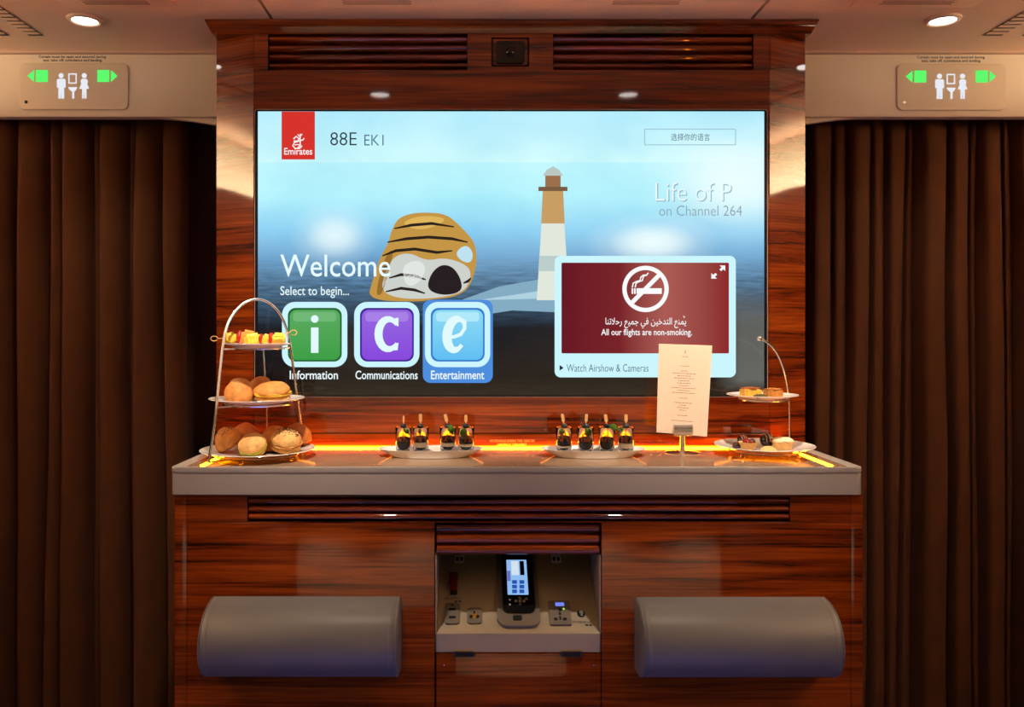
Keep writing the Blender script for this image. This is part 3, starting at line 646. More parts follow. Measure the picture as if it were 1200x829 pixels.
for xp, lab in ((538.5, 'small white two hole connector under the shutter, left of the handset'), (651.5, 'small white two hole connector under the shutter, right of the handset')):
    niche_thing('connector', lab, 'connector', xp, 657.5, [('shell', (xp-5.6, xp+5.6, 652, 660.4), 1, .2, 4, m_white), ('pin_hole', (xp-4.2, xp-.8, 654.6, 659), 1.5, 4.05, 4.4, m_hole, 0), ('pin_hole', (xp+.8, xp+4.2, 654.6, 659), 1.5, 4.05, 4.4, m_hole, 0)], 'white connectors under the shutter')
def niche_text(body, px0, px1, py0, py1, label, extra):
    M = sframe(px0, py1); o = slope(px0, py1)
    w = slope(px1, py1).x-o.x; h = (slope(px0, py0)-o).dot(sl)
    b = text_b(body, 0, w, 0, h, -.0004)
    for a, c in extra: b.add(B().box(w*a, w*c, -.0004, -.0002, -h*.95, -h*.4).bm)
    tag(part('printed_text', b.xf(M), m_text, None, 0, loc=o), label, 'lettering')
niche_text('SPIN SWITCH', 520.5, 540.5, 700.6, 703.4, 'small dark printed caption under the red switch', [(.60, .78), (.84, 1)])
niche_text('POWER IN USE', 671.5, 693.5, 728, 731, 'small dark printed caption under the round black button', [(.64, .80), (.85, 1)])
# ------------------------------------------------------------------ leather bolsters
def bolster(x0, x1, zc, label):
    t = thing('bolster', label, 'bolster cushion', ((x0+x1)/2, LY, zc-.076), 'grey leather bolsters on the cabinet front')
    hh, dp = .0765, .102
    def prof(s, y_off=0):
        P = []
        for i in range(25):
            a = -math.pi/2+math.pi*i/24
            P.append((LY-.0006-dp*max(0, math.cos(a))**.82*s, zc+hh*math.sin(a)*(1-(1-s)*.6)))
        return P
    sec = [(x0, .90), (x0+.002, .955), (x0+.006, .99), (x0+.012, 1)] + [(x1-.012, 1), (x1-.006, .99), (x1-.002, .955), (x1, .90)]
    part('cover', B().loft([[(x, y, z) for y, z in prof(s)] for x, s in sec]), m_leather, t, 60)
    for x, s in ((x0+.004, .985), (x1-.004, .985)):
        part('piping', B().tube([(x, y, z) for y, z in prof(s)], .0017, 6), m_leather, t)
    for x, s in ((x0+.016, 1), (x1-.016, 1)):
        part('seam', B().tube([(x, y, z) for y, z in prof(s)], .0007, 5), mat('grey_thread', (120, 116, 116), .6), t)
zb = CZ-(742.5-386)/564.5
bolster(lx(249), lx(470.5), zb, 'grey leather bolster on the cabinet front left of the open niche')
bolster(lx(743.5), lx(967), zb-.001, 'grey leather bolster on the cabinet front right of the open niche')
# ------------------------------------------------------------------ lavatory signs and notices on the fascia
m_green = emit('green_arrow', (98, 255, 112), .95); m_signw = emit('white_symbol', (236, 240, 250), .95)
m_signp = mat('sign_plate', (226, 210, 184), .4)
def sign(ox, oy, side):
    Y = FY-.006
    t = thing('lavatory_sign', 'beige lavatory sign with green arrows above the %s curtain' % side, 'sign', W(86+ox, 128+oy, Y), 'lavatory signs')
    q = lambda pts: pxy([(x+ox, y+oy) for x, y in pts], Y-.0008)
    part('plate', B().loft([[(x, y, z) for x, z in prr(22+ox+i, 150+ox-i, 74+oy+i, 128.5+oy-i, 7-i, Y)] for y, i in ((FY-.0002, 0), (Y+.002, 0), (Y+.0006, .5), (Y, 1.6))]), m_signp, t, 30)
    a, c = Y-.0008, Y
    for pts in ([(32, 89), (40, 82), (40, 96)], [(137.6, 89), (130, 82), (130, 96)]): part('arrow_head', B().prism(q(pts), a, c), m_green, t, 0)
    for x0 in (42, 114): part('arrow_tail', B().prism(q([(x0, 82), (x0+14, 82), (x0+14, 96), (x0, 96)]), a, c), m_green, t, 0)
    b = B().disc(WX(71.5+ox, a), WZ(88.6+oy, a), 2.9/440, a, c, 18)
    b.prism(q([(67.4, 92.4), (75.6, 92.4), (76.8, 94), (76.8, 102.6), (75, 102.6), (75, 115.4), (72, 115.4), (71.6, 104), (71.2, 115.4), (68.4, 115.4), (68.4, 102.6), (66.6, 102.6), (66.6, 94)]), a, c)
    part('man_symbol', b, m_signw, t, 0)
    b = B().disc(WX(98.6+ox, a), WZ(88.6+oy, a), 2.9/440, a, c, 18)
    b.prism(q([(96, 92.4), (101.2, 92.4), (103, 95), (102, 98.6), (104.4, 104), (101.2, 104), (101.2, 115.4), (99.2, 115.4), (98.7, 104.6), (98.2, 115.4), (96.2, 115.4), (96.2, 104), (93, 104), (95.2, 98.6), (94.4, 95)]), a, c)
    part('woman_symbol', b, m_signw, t, 0)
    part('mirror_symbol', B().frame(prr(80+ox, 89.8+ox, 86+oy, 98+oy, .8, a), prr(81.3+ox, 88.5+ox, 87.3+oy, 96.7+oy, .5, a), a, c), m_signw, t, 0)
    part('basin_symbol', B().prism(q([(79.8, 102.2), (90.4, 102.2), (89, 105.4), (86.8, 107.4), (86.8, 115.4), (84.6, 115.4), (84.6, 107.4), (81.6, 105.4)]), a, c), m_signw, t, 0)
    part('screw', B().disc(WX(30.5+ox, a), WZ(119.5+oy, a), 1.9/440, a, c, 16), m_chrome if side == 'right' else m_hole, t, 0)
    Y2 = FY-.0006
    n = thing('curtain_notice', 'small strip with a two line curtain notice above the %s lavatory sign' % side, 'notice', W(85+ox, 73+oy, FY), 'curtain notices')
    part('backing', B().prism(prr(42+ox, 127+ox, 64.4+oy, 73+oy, .6, FY-.0003), FY-.0003, FY-.0001), mat('notice_film', (240, 228, 204), .45), n, 0)
    part('lettering', ptext('Curtain must be open and secured during', 45.2+ox, 124.4+ox, 64.9+oy, 68.9+oy, Y2, .022), m_text, n, 0)
    part('lettering', ptext('taxi, take off, turbulence and landing.', 50.4+ox, 120+ox, 69+oy, 73+oy, Y2, .022), m_text, n, 0)
sign(0, 0, 'left'); sign(1029.5, .6, 'right')
# ------------------------------------------------------------------ ceiling fittings
def downlight(x, y, label, power=None, cone=112, aim=(0, 0), blend=.45, soft=.028):
    t = thing('downlight', label, 'ceiling light', (x, y, CEIL), 'round ceiling downlights')
    part('trim_ring', B().lathe([(.041, 0), (.040, -.004), (.034, -.007), (.030, -.005), (.0285, -.001), (.0285, 0)], (x, y, CEIL-.0002), 36), m_ceil, t)
    part('lens', B().lathe([(.0001, -.003), (.0282, -.003), (.0282, -.001), (.0001, -.001)], (x, y, CEIL-.0002), 30), m_lens, t)
    l = bpy.data.lights.new('downlight_beam', 'SPOT'); l.energy = power or LAMP_W; l.spot_size = R(cone); l.spot_blend = blend; l.shadow_soft_size = soft; l.color = (1, .84, .66)
    o = bpy.data.objects.new('downlight_beam', l); COL.objects.link(o); o.parent = t; o.location = (0, 0, -.012); o.rotation_euler = (R(aim[0]), R(aim[1]), 0)
downlight(-1.02, -.01, 'bright round downlight in the ceiling above the left lavatory sign', 22, 100, (0, 0), 1.0)
downlight(1.03, -.01, 'bright round downlight in the ceiling above the right lavatory sign', 22, 100, (0, 0), 1.0)
for x, y in ((-.39, -.62), (.39, -.62)): downlight(x, y, 'round downlight ahead of the bar, mirrored in the wood above the television, %s one' % ('left' if x < 0 else 'right'), BAR_W, 62, (38, 0), .85, .024)
for x, y in ((-1.6, -.75), (1.6, -.75)): downlight(x, y, 'added unseen downlight close to the %s side wall' % ('left' if x < 0 else 'right'))  # extra lamps out of view, added to brighten the side headers
for x, y in ((-1.27, -4.85), (1.27, -4.85)): downlight(x, y, 'round downlight far behind the viewer on the %s' % ('left' if x < 0 else 'right'), 150, 140)
for x0, x1, lab in ((-1.025, -.771, 'ceiling access panel with fine perforations above the left downlight'), (-.443, -.175, 'ceiling access panel with fine perforations above the left louvre'), (.167, .431, 'ceiling access panel with fine perforations above the right louvre'), (.77, 1.053, 'ceiling access panel with fine perforations above the right downlight')):
    t = thing('ceiling_panel', lab, 'ceiling panel', ((x0+x1)/2, -.23, CEIL), 'perforated ceiling panels')
    part('panel_plate', B().box(x0, x1, -.37, -.09, CEIL-.003, CEIL-.0003, .0012), m_ceil, t)
    w = (x1-x0); g = B()
    for i in range(34):
        for j in range(6):
            x = x0+w*.22+w*.56*i/33; y = -.112-.012*j
            g.lathe([(.0001, 0), (.0022, 0), (.0022, .0005), (.0001, .0005)], (x, y, CEIL-.0036), 6)
    tag(part('perforations', g, mat('perforation_shadow', (84, 58, 46), .9), t, 0), kind='stuff')
for xs, lab in ((((-1.212, -1.176),), 'long slotted air vent in the ceiling, left corner, nearer the downlight'), (((-1.30, -1.262),), 'long slotted air vent in the ceiling, far left corner'), (((1.19, 1.238),), 'long slotted air vent in the ceiling, right corner, nearer the downlight'), (((1.29, 1.33),), 'long slotted air vent in the ceiling, far right corner')):
    x0, x1 = xs[0]
    t = thing('air_vent', lab, 'air vent', ((x0+x1)/2, -.1, CEIL), 'slotted ceiling vents')
    part('vent_backing', B().box(x0, x1, -.40, .10, CEIL-.0012, CEIL-.0003), m_vent, t)
    y = -.398
    while y < .095:
        part('slat', B().box(x0, x1, y, y+.0125, CEIL-.0030, CEIL-.0013, .0005, 1), m_ceil, t); y += .0235
# ------------------------------------------------------------------ plates, stands and food
def plate(x, y, zrim, r, label, h=.011, group='round white plates'):
    t = thing('plate', label, 'plate', (x, y, zrim-h), group)
    pr = [(.0001, -h), (r*.62, -h), (r*.66, -h+.0015), (r*.97, -.0018), (r, -.0004), (r*.995, .0004), (r*.97, -.0002), (r*.68, -h+.0050), (r*.60, -h+.0040), (.0001, -h+.0038)]
    part('dish', B().lathe(pr, (x, y, zrim), 56), m_porc, t); return zrim-h+.0040
def ring(x, y, z, r, n=40): return [(x+r*math.cos(2*math.pi*i/n), y+r*math.sin(2*math.pi*i/n), z) for i in range(n)]
LX, LYc = -.571, -.142
zA, zB_, zC = CZ-.266, CZ-.153, CZ-.0315
zfA = plate(LX, LYc, zA, .1255, 'largest white plate, bottom tier of the left stand, holding seeded rolls')
zfB = plate(LX-.002, LYc, zB_, .1045, 'middle white plate of the left stand, holding filled buns')
zfC = plate(LX-.001, LYc, zC, .0745, 'top white plate of the left stand, holding fruit skewers', .009)
t = thing('cake_stand', 'tall arched chrome three tier stand at the left end of the counter', 'stand', (LX, LYc, CT))
def sp(px, py, Y): return W(px, py, Y)
foot = Vector((-.6455, -.252, CT+.0046))
left = [foot, sp(252.5, 490, -.246), sp(257, 440, -.222), sp(262, 397, -.195), sp(267, 378, -.180), sp(276, 364, -.155), sp(287, 354, -.142), sp(300, 350, -.130), sp(313, 353, -.115), sp(326, 364, -.098), sp(334, 379, -.085), sp(339, 397, -.073), sp(345, 440, -.050), sp(351, 485, -.032)]
e = left[-1]+(left[-1]-left[-2]).normalized()*.09; e = left[-1]+(left[-1]-left[-2])*((CT+.0046-left[-1].z)/(left[-1].z-left[-2].z)); left.append(e)
def smooth_path(p, it=2):
    for _ in range(it):
        q = [p[0]]
        for a, c in zip(p, p[1:]): q += [a*.75+c*.25, a*.25+c*.75]
        p = q+[p[-1]]
    return p
part('arched_frame', B().tube(smooth_path(left), .0031, 10), m_chrome, t)
bk = [Vector((LX-.012, LYc+.1275, CT+.0035)), Vector((LX-.011, LYc+.116, zB_-.01)), Vector((LX-.010, LYc+.078, zC-.012))]
part('rear_rod', B().tube(bk, .0024, 8), m_chrome, t)
part('peg', B().tube([sp(270.5, 376, -.166), sp(268.6, 372.5, -.166)], .0026, 8), m_chrome, t)
for z, r in ((zA-.0135, .086), (zB_-.0135, .074), (zC-.0115, .056)):
    part('plate_ring', B().tube(ring(LX, LYc, z, r), .0024, 8, True), m_chrome, t)
for z, r in ((zB_-.0135, .074), (zC-.0115, .056), (zA-.0135, .086)):
    b = B()
    for p_ in (left, ):
        for seg in (left[:4], left[11:]):
            best = min(((seg[i]+(seg[i+1]-seg[i])*k/20) for i in range(len(seg)-1) for k in range(21)), key=lambda v: abs(v.z-z))
            dv = Vector((LX, LYc, z))-best; dv.z = 0; best.z = z
            b.tube([best, Vector((LX, LYc, z))-dv.normalized()*r], .0020, 6)
    part('ring_arm', b, m_chrome, t)
m_clear = mat('clear_acrylic_foot', (255, 236, 214), .05, trans=.8)
for a in (-100, -20, 200): part('foot', B().lathe([(.0035, 0), (.0045, .001), (.0040, .004), (.003, zA-.0159-CT)], (LX+.086*math.cos(R(a)), LYc+.086*math.sin(R(a)), CT+.0007), 14), m_clear, t)
# rolls
def roll(name, label, x, y, z, r, h, m, rot=(0, 0, 0), seeds=False, seed=0, group='bread rolls on the left stand', filling=None, flat=.35):
    rt = Euler([R(a) for a in rot]).to_matrix().to_4x4(); T = Matrix.Translation((x, y, z)) @ rt
    t = thing(name, label, 'bread roll', (x, y, z), group)
    if filling is None:
        part('bun', B().blob((0, 0, h*.26), (r, r*.95, h*.74), 28, 18, .07, 38, seed, flat).xf(T), m, t, 70)
        top = h*.26
    else:
        part('bottom_half', B().blob((0, 0, h*.16), (r*.98, r*.93, h*.22), 26, 12, .06, 40, seed+3, .72).xf(T), m_bread2, t, 70)
        fb = B()
        for k, zz in enumerate((.36, .44)):
            n_ = 30
            prof = [(r*(1.0-.04*k), 0), (r*1.01, .0014), (r*.97, .0030), (.0001, .0034)]
            rp = lambda a, z_, k=k: 1+.035*math.sin(5*a+seed+k)+.02*math.sin(11*a)
            fb.lathe([(.0001, 0)]+prof, (0, 0, h*zz), 40, ripple=rp)
        part('filling', fb.xf(T), filling, t, 50)
        part('top_half', B().blob((0, 0, h*.55), (r, r*.95, h*.46), 28, 14, .07, 38, seed, .15).xf(T @ Matrix.Rotation(R(6), 4, 'X')), m, t, 70)
        top = h*.55
    if seeds:
        sb = B(); rs = random.Random(seed)
        for _ in range(90):
            a = rs.uniform(0, 6.28); q = rs.uniform(.1, .75)
            zz = top+(h*.74 if filling is None else h*.46)*math.sqrt(1-q*q)*1.015
            sb.blob((r*q*math.cos(a), r*.95*q*math.sin(a), zz), (.0019, .0013, .0009), 6, 4, M=Matrix.Rotation(rs.uniform(0, 3), 4, 'Z'))
        tag(part('sesame_seeds', sb.xf(T), m_seed, t), kind='stuff')
def X(px, Y): return WX(px, Y)
G1 = 'bread rolls on the bottom plate of the left stand'
roll('bread_roll', 'round brown roll at the back left of the bottom plate', X(287, -.085), -.085, zfA+.006, .035, .052, m_brown, seed=1, group=G1)
roll('seeded_roll', 'black seeded roll leaning at the left of the bottom plate', X(275, -.135), -.145, zfA+.013, .033, .046, m_bread, (18, -34, 0), True, 2, G1)
roll('filled_roll', 'pale floured roll with lettuce at the front of the bottom plate', X(297, -.19), -.186, zfA+.005, .030, .044, m_bread2, (30, -14, 20), False, 3, G1, m_lettuce)
roll('bread_roll', 'flat brown roll in the middle back of the bottom plate', X(320, -.095), -.088, zfA+.004, .033, .048, m_bread, (0, 16, 0), False, 4, G1)
roll('seeded_roll', 'black seeded filled roll at the right front of the bottom plate', X(335, -.15), -.158, zfA+.005, .034, .050, m_bread2, (16, 12, 0), True, 5, G1, m_bread2)
roll('bread_roll', 'smooth golden roll at the back right of the bottom plate', X(347, -.085), -.080, zfA+.006, .035, .050, m_brown, seed=6, group=G1)
roll('bread_roll', 'half hidden roll between the front rolls of the bottom plate', X(317, -.15), -.146, zfA, .022, .018, m_brown, seed=7, group=G1)
G2 = 'filled buns on the middle plate of the left stand'
roll('bread_roll', 'large round golden bun at the left of the middle plate', X(281, -.15), -.150, zfB, .033, .052, m_bread, (0, 0, 0), False, 11, G2, None, .6)
roll('bread_roll', 'flat brown roll at the back of the middle plate', X(303, -.10), -.092, zfB+.001, .030, .052, m_brown, (0, 8, 0), False, 12, G2)
roll('filled_roll', 'bun with yellow cheese slices at the right of the middle plate', X(320, -.15), -.152, zfB+.001, .040, .042, m_bread, (6, 0, 0), False, 13, G2, m_cheese)
# fruit skewers
def skewer(label, y, z, items, tip, loop, seed):
    t = thing('fruit_skewer', label, 'fruit skewer', (X(items[0][0], y), y, z-.013), 'fruit skewers on the top plate')
    xa, xb = X(tip[0], y), X(loop[0], y); za, zb2 = WZ(tip[1], y), WZ(loop[1], y)
    s = 1 if xb > xa else -1
    pts = [Vector((xa, y, za)), Vector((xb-s*.012, y, zb2))]
    for i in range(13):
        a = R(200*s) if 0 else 2*math.pi*i/12
        pts.append(Vector((xb-s*.004-s*.008*math.cos(a*.9), y, zb2+.0055*math.sin(a*.9))))
    part('bamboo_pick', B().tube(pts, .0010, 6), m_bamboo, t)
    for i, (px, w, h, m, nm) in enumerate(items):
        c = (X(px, y), y+.002*((i % 2)*2-1), z)
        if m is m_straw:
            part(nm, B().blob(c, (w/1044, .012, h/1044), 18, 12, .12, 60, seed+i), m, t, 60)
        else:
            part(nm, B().chunk(c, (w/522, .022, h/522), (R(8*i), R(10*((i*7) % 3-1)), R(12)), .2, .10, seed+i), m, t, 50)
skewer('rear fruit skewer with its looped pick pointing left', -.115, zfC+.0155, [(270.5, 14, 14, m_pine, 'pineapple_chunk'), (281, 9, 18, m_straw, 'strawberry_piece'), (291, 17, 18, m_peach, 'melon_chunk')], (296, 395), (249, 397), 21)
skewer('front fruit skewer with its looped pick pointing right', -.152, zfC+.0140, [(297, 19, 14, m_pine, 'pineapple_chunk'), (306.4, 7, 14, m_straw, 'strawberry_piece'), (311.8, 8, 11, m_pine, 'pineapple_chunk'), (318, 8, 15, m_straw, 'strawberry_piece'), (327, 15, 14, m_pine, 'pineapple_chunk')], (290, 396), (346, 390), 31)
# right stand
RX, RY = .567, -.115
zD, zE = CZ-.261, CZ-.1475
zfD = plate(RX, RY, zD, .110, 'larger white plate, lower tier of the right stand, holding pastries')
zfE = plate(RX-.004, RY, zE, .0785, 'small white plate, upper tier of the right stand, holding cake squares', .009)
t = thing('cake_stand', 'chrome two tier stand with a curved hook at the right end of the counter', 'stand', (RX, RY, CT))
rod = [sp(925.5, 530, -.03), sp(925.3, 505, -.03), sp(925, 470, -.03), sp(923.6, 458, -.036), sp(920, 438, -.058), sp(914, 420, -.068), sp(906, 407, -.080), sp(898, 400.5, -.092), sp(890, 397, -.10)]
rod[0].z = CT+.001
part('hook_rod', B().tube(smooth_path(rod), .0026, 10), m_chrome, t)
part('ball_finial', B().blob(rod[-1], .0058, 18, 12), m_chrome, t)
for z, r in ((zD-.0135, .076), (zE-.0115, .055)):
    part('plate_ring', B().tube(ring(RX, RY, z, r), .0022, 8, True), m_chrome, t)
    d0 = Vector((rod[1].x, rod[1].y, z)); cc = Vector((RX, RY, z))
    part('ring_arm', B().tube([d0, cc+(d0-cc).normalized()*r], .0020, 6), m_chrome, t)
for a in (-40, 215, 90): part('foot', B().lathe([(.0035, 0), (.0045, .001), (.0040, .004), (.003, zD-.0157-CT)], (RX+.076*math.cos(R(a)), RY+.076*math.sin(R(a)), CT+.0007), 14), m_clear, t)
def choc(label, px, Y, r, z=None, dr=True):
    z = zfD if z is None else z; x = X(px, Y)
    t = thing('chocolate_ball', label, 'chocolate', (x, Y, z), 'dark chocolate balls')
    c = Vector((x, Y, z+r*.96)); part('shell', B().blob(c, r, 24, 16, .05, 60, px), m_choc, t, 60)
    if dr:
        b = B()
        for k in (-.35, .1, .5):
            b.tube([c+Vector((r*1.02*math.sin(k), -r*1.02*math.cos(k)*math.sin(a), r*1.02*math.cos(k)*math.cos(a))) for a in [R(q) for q in range(-50, 95, 12)]], .0008, 5)
        part('icing_drizzle', b, m_cream2, t)
choc('drizzled dark chocolate ball behind the fruit tart', 870.5, -.100, .0130)
choc('drizzled dark chocolate ball between the fruit tart and the white tart', 899, -.110, .0160)
choc('small plain dark chocolate at the left edge of the pastries', 863, -.150, .0090, None, False)
def fl(a, z): return 1+.05*math.sin(12*a)
x, y = X(876.5, -.155), -.155
t = thing('fruit_tart', 'fluted pastry cup filled with red and dark berries', 'tart', (x, y, zfD), 'pastries on the right stand')
part('pastry_cup', B().lathe([(.0001, .0003), (.012, .0003), (.0205, .018), (.019, .018), (.012, .008), (.0001, .008)], (x, y, zfD), 48, ripple=fl), m_pastry, t)
for dx, dy, r, m, nm in ((-.007, -.008, .0065, m_rasp, 'red_berry'), (.004, -.007, .006, m_rasp, 'red_berry'), (.0105, .002, .0072, m_berry, 'dark_berry'), (-.003, .006, .0075, m_rasp, 'red_berry'), (.003, .0105, .0055, m_berry, 'dark_berry')):
    part(nm, B().blob((x+dx, y+dy, zfD+.018), r, 14, 10, .08, 200, dx*999), m, t)
x, y = X(917, -.140), -.140
t = thing('meringue_tart', 'pale tart with a rough white topping at the right of the lower plate', 'tart', (x, y, zfD), 'pastries on the right stand')
part('pastry_cup', B().lathe([(.0001, .0003), (.0195, .0003), (.0235, .0165), (.0225, .0175), (.0001, .0172)], (x, y, zfD), 40), m_pastry, t)
part('topping', B().blob((x, y, zfD+.0178), (.0235, .0235, .0095), 30, 16, .20, 120, 3, .05), m_meringue, t, 70)
x, y = X(900.5, -.190), -.190
tag(part('shortbread_dome', B().blob((x, y, zfD+.0035), (.0175, .015, .0105), 24, 14, .04, 60, 2, .3), m_pastry, None, 60, loc=(x, y, zfD)), 'smooth pale domed biscuit at the front of the lower right plate', 'biscuit', 'pastries on the right stand')
G3 = 'cake squares on the upper right plate'
for px, Y, w, h, m1, m2, lab in ((879.5, -.145, .040, .0235, m_cake, m_cakebr, 'yellow sponge square with a browned top on the upper right plate'), (906, -.125, .035, .0200, m_nutcake, m_nutcake, 'brown nut coated cake square on the upper right plate')):
    x = X(px, Y); t = thing('cake_square', lab, 'cake', (x, Y, zfE), G3)
    part('sponge', B().chunk((x, Y, zfE+h*.42), (w, .034, h*.82), (0, 0, R(8)), .10, .05, px), m1, t, 50)
    part('crust', B().chunk((x, Y, zfE+h*.90), (w*1.0, .034, h*.22), (0, 0, R(8)), .30, .05, px+1), m2, t, 50)
x = X(890.5, -.172)
tag(part('pistachio_piece', B().chunk((x, -.174, zfE+.0050), (.028, .010, .009), (0, 0, R(6)), .2, .2, 9), m_pist, None, 50, loc=(x, -.174, zfE)), 'dark green pistachio slice in front of the cake squares', 'cake')
# platters with dessert glasses
def platter(px, label):
    Y = -.123; x = X(px, Y); L, Dp, h = .119, .050, .0178
    t = thing('serving_platter', label, 'platter', (x, Y, CT), 'boat shaped white platters')
    def ell(a, b_, z, e=2.6):
        P = []
        for i in range(64):
            q = 2*math.pi*i/64; c, s_ = math.cos(q), math.sin(q)
            P.append((x+a*abs(c)**(2/e)*(1 if c > 0 else -1), Y+b_*abs(s_)**(2/e)*(1 if s_ > 0 else -1), CT+z))
        return P
    part('dish', B().loft([ell(.084, .0455, .0007), ell(.087, .0475, .0016), ell(L-.004, Dp-.001, h-.0016), ell(L, Dp, h), ell(L-.002, Dp-.002, h+.0002), ell(.094, .043, .0052), ell(.082, .040, .0042)]), m_porc, t, 50)
    return x, Y, CT+.0044
def dessert(px, x, Y, z, lab, lay, stick, lean, berry_r, leaf, seed, pos):
    t = thing('dessert_glass', 'glass of %s' % lab, 'dessert glass', (x, Y, z), 'dessert glasses on the platters')
    H = .0610
    part('tumbler', B().lathe([(.0001, 0), (.0158, 0), (.0168, .0012), (.0188, H-.0005), (.0185, H), (.0181, H-.0005), (.0166, .022), (.0150, .014), (.011, .0088), (.005, .0068), (.0001, .0065)], (x, Y, z), 40), m_glass, t)
    def fill(nm, z0, z1, m):
        def rad(q): return .0160 if q >= .022 else (.0145*math.sqrt(max(0, 1-((.022-q)/.0152)**2))+.0001)
        n = 8; P = [(.0001, z0)]+[(max(.0002, rad(z0+(z1-z0)*i/n)), z0+(z1-z0)*i/n) for i in range(n+1)]+[(.0001, z1+.001)]
        part(nm, B().lathe(P, (x, Y, z), 28), m, t)
    for nm, z0, z1, m in lay: fill(nm, z0, z1, m)
    # caramel streaks inside the wall
    b = B(); rs = random.Random(seed)
    for k in range(8):
        a = rs.uniform(3.3, 6.1); b.tube([(x+.0168*math.cos(a+.2*math.sin(q*.9+k)), Y+.0168*math.sin(a+.2*math.sin(q*.9+k)), z+.030+.004*q) for q in range(6)], .0008, 5)
    part('caramel_streak', b, m_caramel, t)
    zb3 = z+H+.002
    s = thing('dessert_pick', 'wooden pick with dark berry in the %s' % pos, 'pick', (x, Y, zb3-.02), 'wooden picks in the dessert glasses')
    T = Matrix.Translation((x, Y-.002, zb3)) @ Matrix.Rotation(R(lean), 4, 'Y') @ Matrix.Rotation(R(stick[2]), 4, 'Z')
    wd_ = stick[0]; hh = stick[1]
    pb = B().prism([(-.0012, -.022), (.0012, -.022), (.0012, hh*.35), (wd_/2, hh*.45), (wd_/2, hh-.002), (wd_/2-.0015, hh), (-wd_/2+.0015, hh), (-wd_/2, hh-.002), (-wd_/2, hh*.45), (-.0012, hh*.35)], -.0008, .0008).xf(T)
    part('pick', pb, m_bamboo, s)
    part('berry', B().blob(T @ Vector((0, 0, 0)), (berry_r, berry_r, berry_r*.85), 18, 12, .18, 180, seed), m_berry, s, 60)
    lf_ = B(); vs_ = []
    for i in range(7):
        u = i/6; w = .0085*math.sin(math.pi*min(1, u*1.05+.02))
        vs_.append([(-w, -.003*u, -.026*u), (0, -.0045*math.sin(u*2)-.001, -.026*u), (w, -.003*u, -.026*u)])
    lf_.loft(vs_, closed=False, cap=False); bmesh.ops.solidify(lf_.bm, geom=lf_.bm.faces[:], thickness=.0005)
    part('mint_leaf', lf_.xf(Matrix.Translation((x+leaf[0], Y-.0100, zb3+leaf[1])) @ Matrix.Rotation(R(leaf[2]), 4, 'Y') @ Matrix.Diagonal((leaf[3], 1, leaf[3], 1))), m_mint, s, 60)
dark = [('mousse_layer', .0072, .034, m_mousse)]
band = lambda a, c: [('mousse_layer', .0072, a, m_mousse), ('cream_layer', a+.0004, c, m_cream2), ('mousse_layer', c+.0014, .036, m_mousse)]
px_ = platter(505, 'white boat shaped platter nearer the left stand, with four dessert glasses')
SP = [(473, dark, (.004, .024, 0), 1, .0072, (.002, -.004, -40, .7)), (493, band(.016, .027), (.0072, .028, 8), 0, .0078, (-.001, -.006, 0, .5)), (525, band(.018, .026), (.0075, .028, 5), -14, .0078, (.004, .006, -15, 1.0)), (546, band(.018, .0235), (.0068, .026, 0), 0, .0082, (-.003, -.003, 8, 1.0))]
names = ['leftmost', 'second from left', 'third from left', 'rightmost']
for i, (px, lay, st, ln, br, lf2) in enumerate(SP):
    dsc = ['plain dark dessert, leftmost on the left platter', 'dessert with wide cream band, second from left on left platter', 'dessert with cream band, third from left on left platter', 'dark dessert with a narrow cream band, rightmost on the left platter'][i]
    dessert(px, X(px, px_[1]), px_[1]-.003*(i % 2), px_[2], dsc, lay, st, ln, br, lf2, 50+i, '%s glass on left platter' % names[i])
px_ = platter(695, 'white boat shaped platter nearer the menu card, with four dessert glasses')
SP = [(661, band(.015, .019), (.0068, .028, 0), -9, .0075, (-.004, -.004, 12, .8)), (686, dark, (.0068, .028, 20), 4, .0088, (.003, -.002, -8, 1.0)), (711, dark, (.0072, .027, 0), -7, .0072, (.004, .004, -62, .9)), (733, band(.0135, .025), (.0070, .027, 0), 1, .0085, (-.008, -.001, 35, .6))]
for i, (px, lay, st, ln, br, lf2) in enumerate(SP):
    dsc = ['dark dessert with a thin cream band, leftmost on the right platter', 'plain dark dessert, second from left on the right platter', 'plain dark dessert, third from left on the right platter', 'dessert over a broad cream layer, rightmost on right platter'][i]
    dessert(px, X(px, px_[1]), px_[1]-.003*(i % 2), px_[2], dsc, lay, st, ln, br, lf2, 60+i, '%s glass on right platter' % names[i])
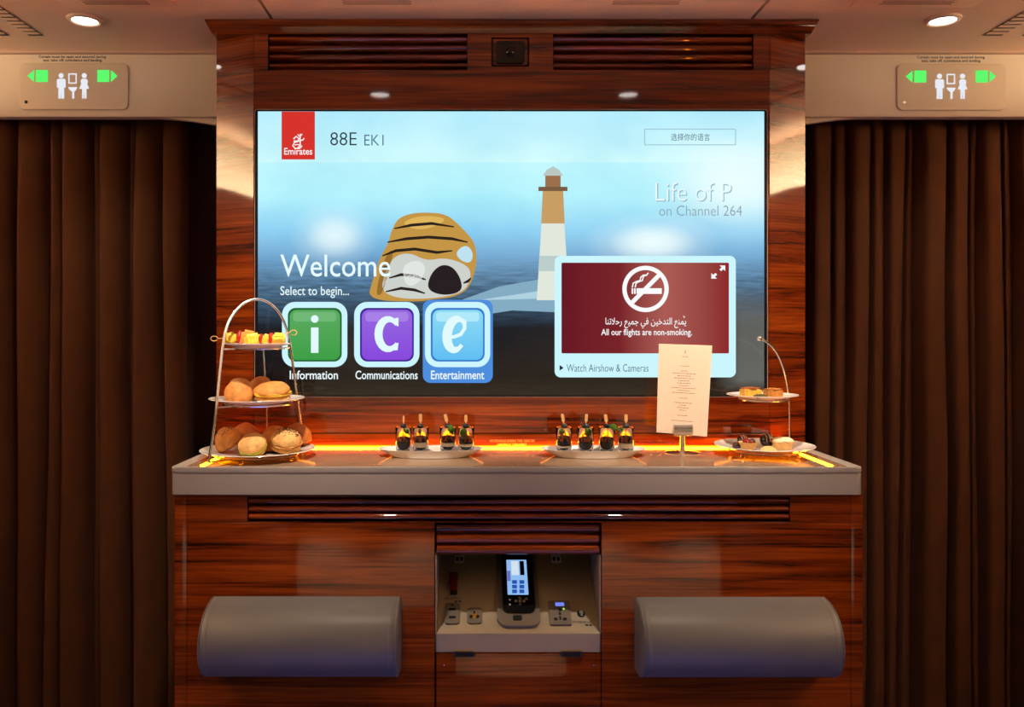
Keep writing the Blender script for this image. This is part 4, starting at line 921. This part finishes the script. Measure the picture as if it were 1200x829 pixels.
# ------------------------------------------------------------------ menu card and its holder
t = thing('card_holder', 'round based chrome card holder gripping the menu card', 'card holder', (X(799.5, -.08), -.08, CT))
hx = X(799.5, -.08); hz = CT+.0006
part('base', B().lathe([(.0001, 0), (.0400, 0), (.0402, .0015), (.037, .0026), (.010, .0046), (.0001, .0048)], (hx, -.08, hz), 44), m_chrome, t)
part('stem', B().lathe([(.0045, .0040), (.0062, .006), (.0062, .012), (.0056, .0125), (.0056, .014), (.0062, .0145), (.0062, WZ(508, -.08)-hz)], (hx, -.08, hz), 20), m_chrome, t)
za, zb4 = WZ(509, -.083), WZ(497, -.083)
for nm, y0, y1, dz in (('clamp_jaw', -.0915, -.0838, 0), ('clamp_jaw', -.0755, -.068, .002)):
    b = B().prism_x([(y0+.001, za), (y1, za), (y1, zb4+dz), (y0+.003, zb4+dz), (y0, zb4-.006), (y0, za+.003)], hx-.0215, hx+.0215)
    part(nm, b, m_chrome, t, 30)
part('clamp_bar', B().box(hx-.0215, hx+.0215, -.0915, -.068, za-.0035, za-.0002, .0008), m_chrome, t)
cl = [W(772, 403, -.066), W(834, 405, -.088), W(828, 512, -.096), W(769.5, 507, -.074)]
cl[3] = W(769.5, 507, -.072); cl[2] = W(828.5, 512, -.0885); cl[0] = W(772, 403, -.070); cl[1] = W(834, 405, -.0865)
for c in cl: c.y = -.0797+.010*(hx-c.x)/.06
t = thing('menu_card', 'cream menu card with fine centred print, standing in the chrome holder', 'menu card', (hx, -.08, cl[2].z))
nrm = (cl[1]-cl[0]).cross(cl[3]-cl[0]).normalized()
part('card', B().loft([[c-nrm*.0004 for c in cl], [c+nrm*.0004 for c in cl]]), m_card, t, 0)
if nrm.y > 0: nrm = -nrm
def cp(u, v): return (cl[0]*(1-u)+cl[1]*u)*(1-v)+(cl[3]*(1-u)+cl[2]*u)*v+nrm*.0007
b = B(); rs = random.Random(4)
for v, w in ((.13, .11), (.235, .16), (.29, .12), (.318, .44), (.345, .26), (.372, .38), (.399, .22), (.426, .26), (.453, .18), (.48, .48), (.507, .24), (.534, .44), (.592, .16), (.645, .36), (.672, .14), (.699, .22), (.726, .13), (.785, .2), (.845, .42), (1-.155+.0, .0)):
    u = .5-w/2
    while u < .5+w/2-.004:
        q = min(rs.uniform(.02, .06), .5+w/2-u)
        b._face([b.bm.verts.new(cp(u, v)), b.bm.verts.new(cp(u+q, v)), b.bm.verts.new(cp(u+q, v+.0075)), b.bm.verts.new(cp(u, v+.0075))]); u += q+.012
part('print', b, m_cardink, t, 0)
b = B()
for pts in ([(.485, .085), (.50, .07), (.515, .085), (.50, .098), (.488, .092)], [(.505, .06), (.508, .09)]):
    b.tube([cp(*p) for p in pts], .0005, 4)
part('emblem', b, m_cardink, t, 0)
for nm in ('t',):
    for me in [m for m in bpy.data.meshes if m.users == 0]: bpy.data.meshes.remove(me)
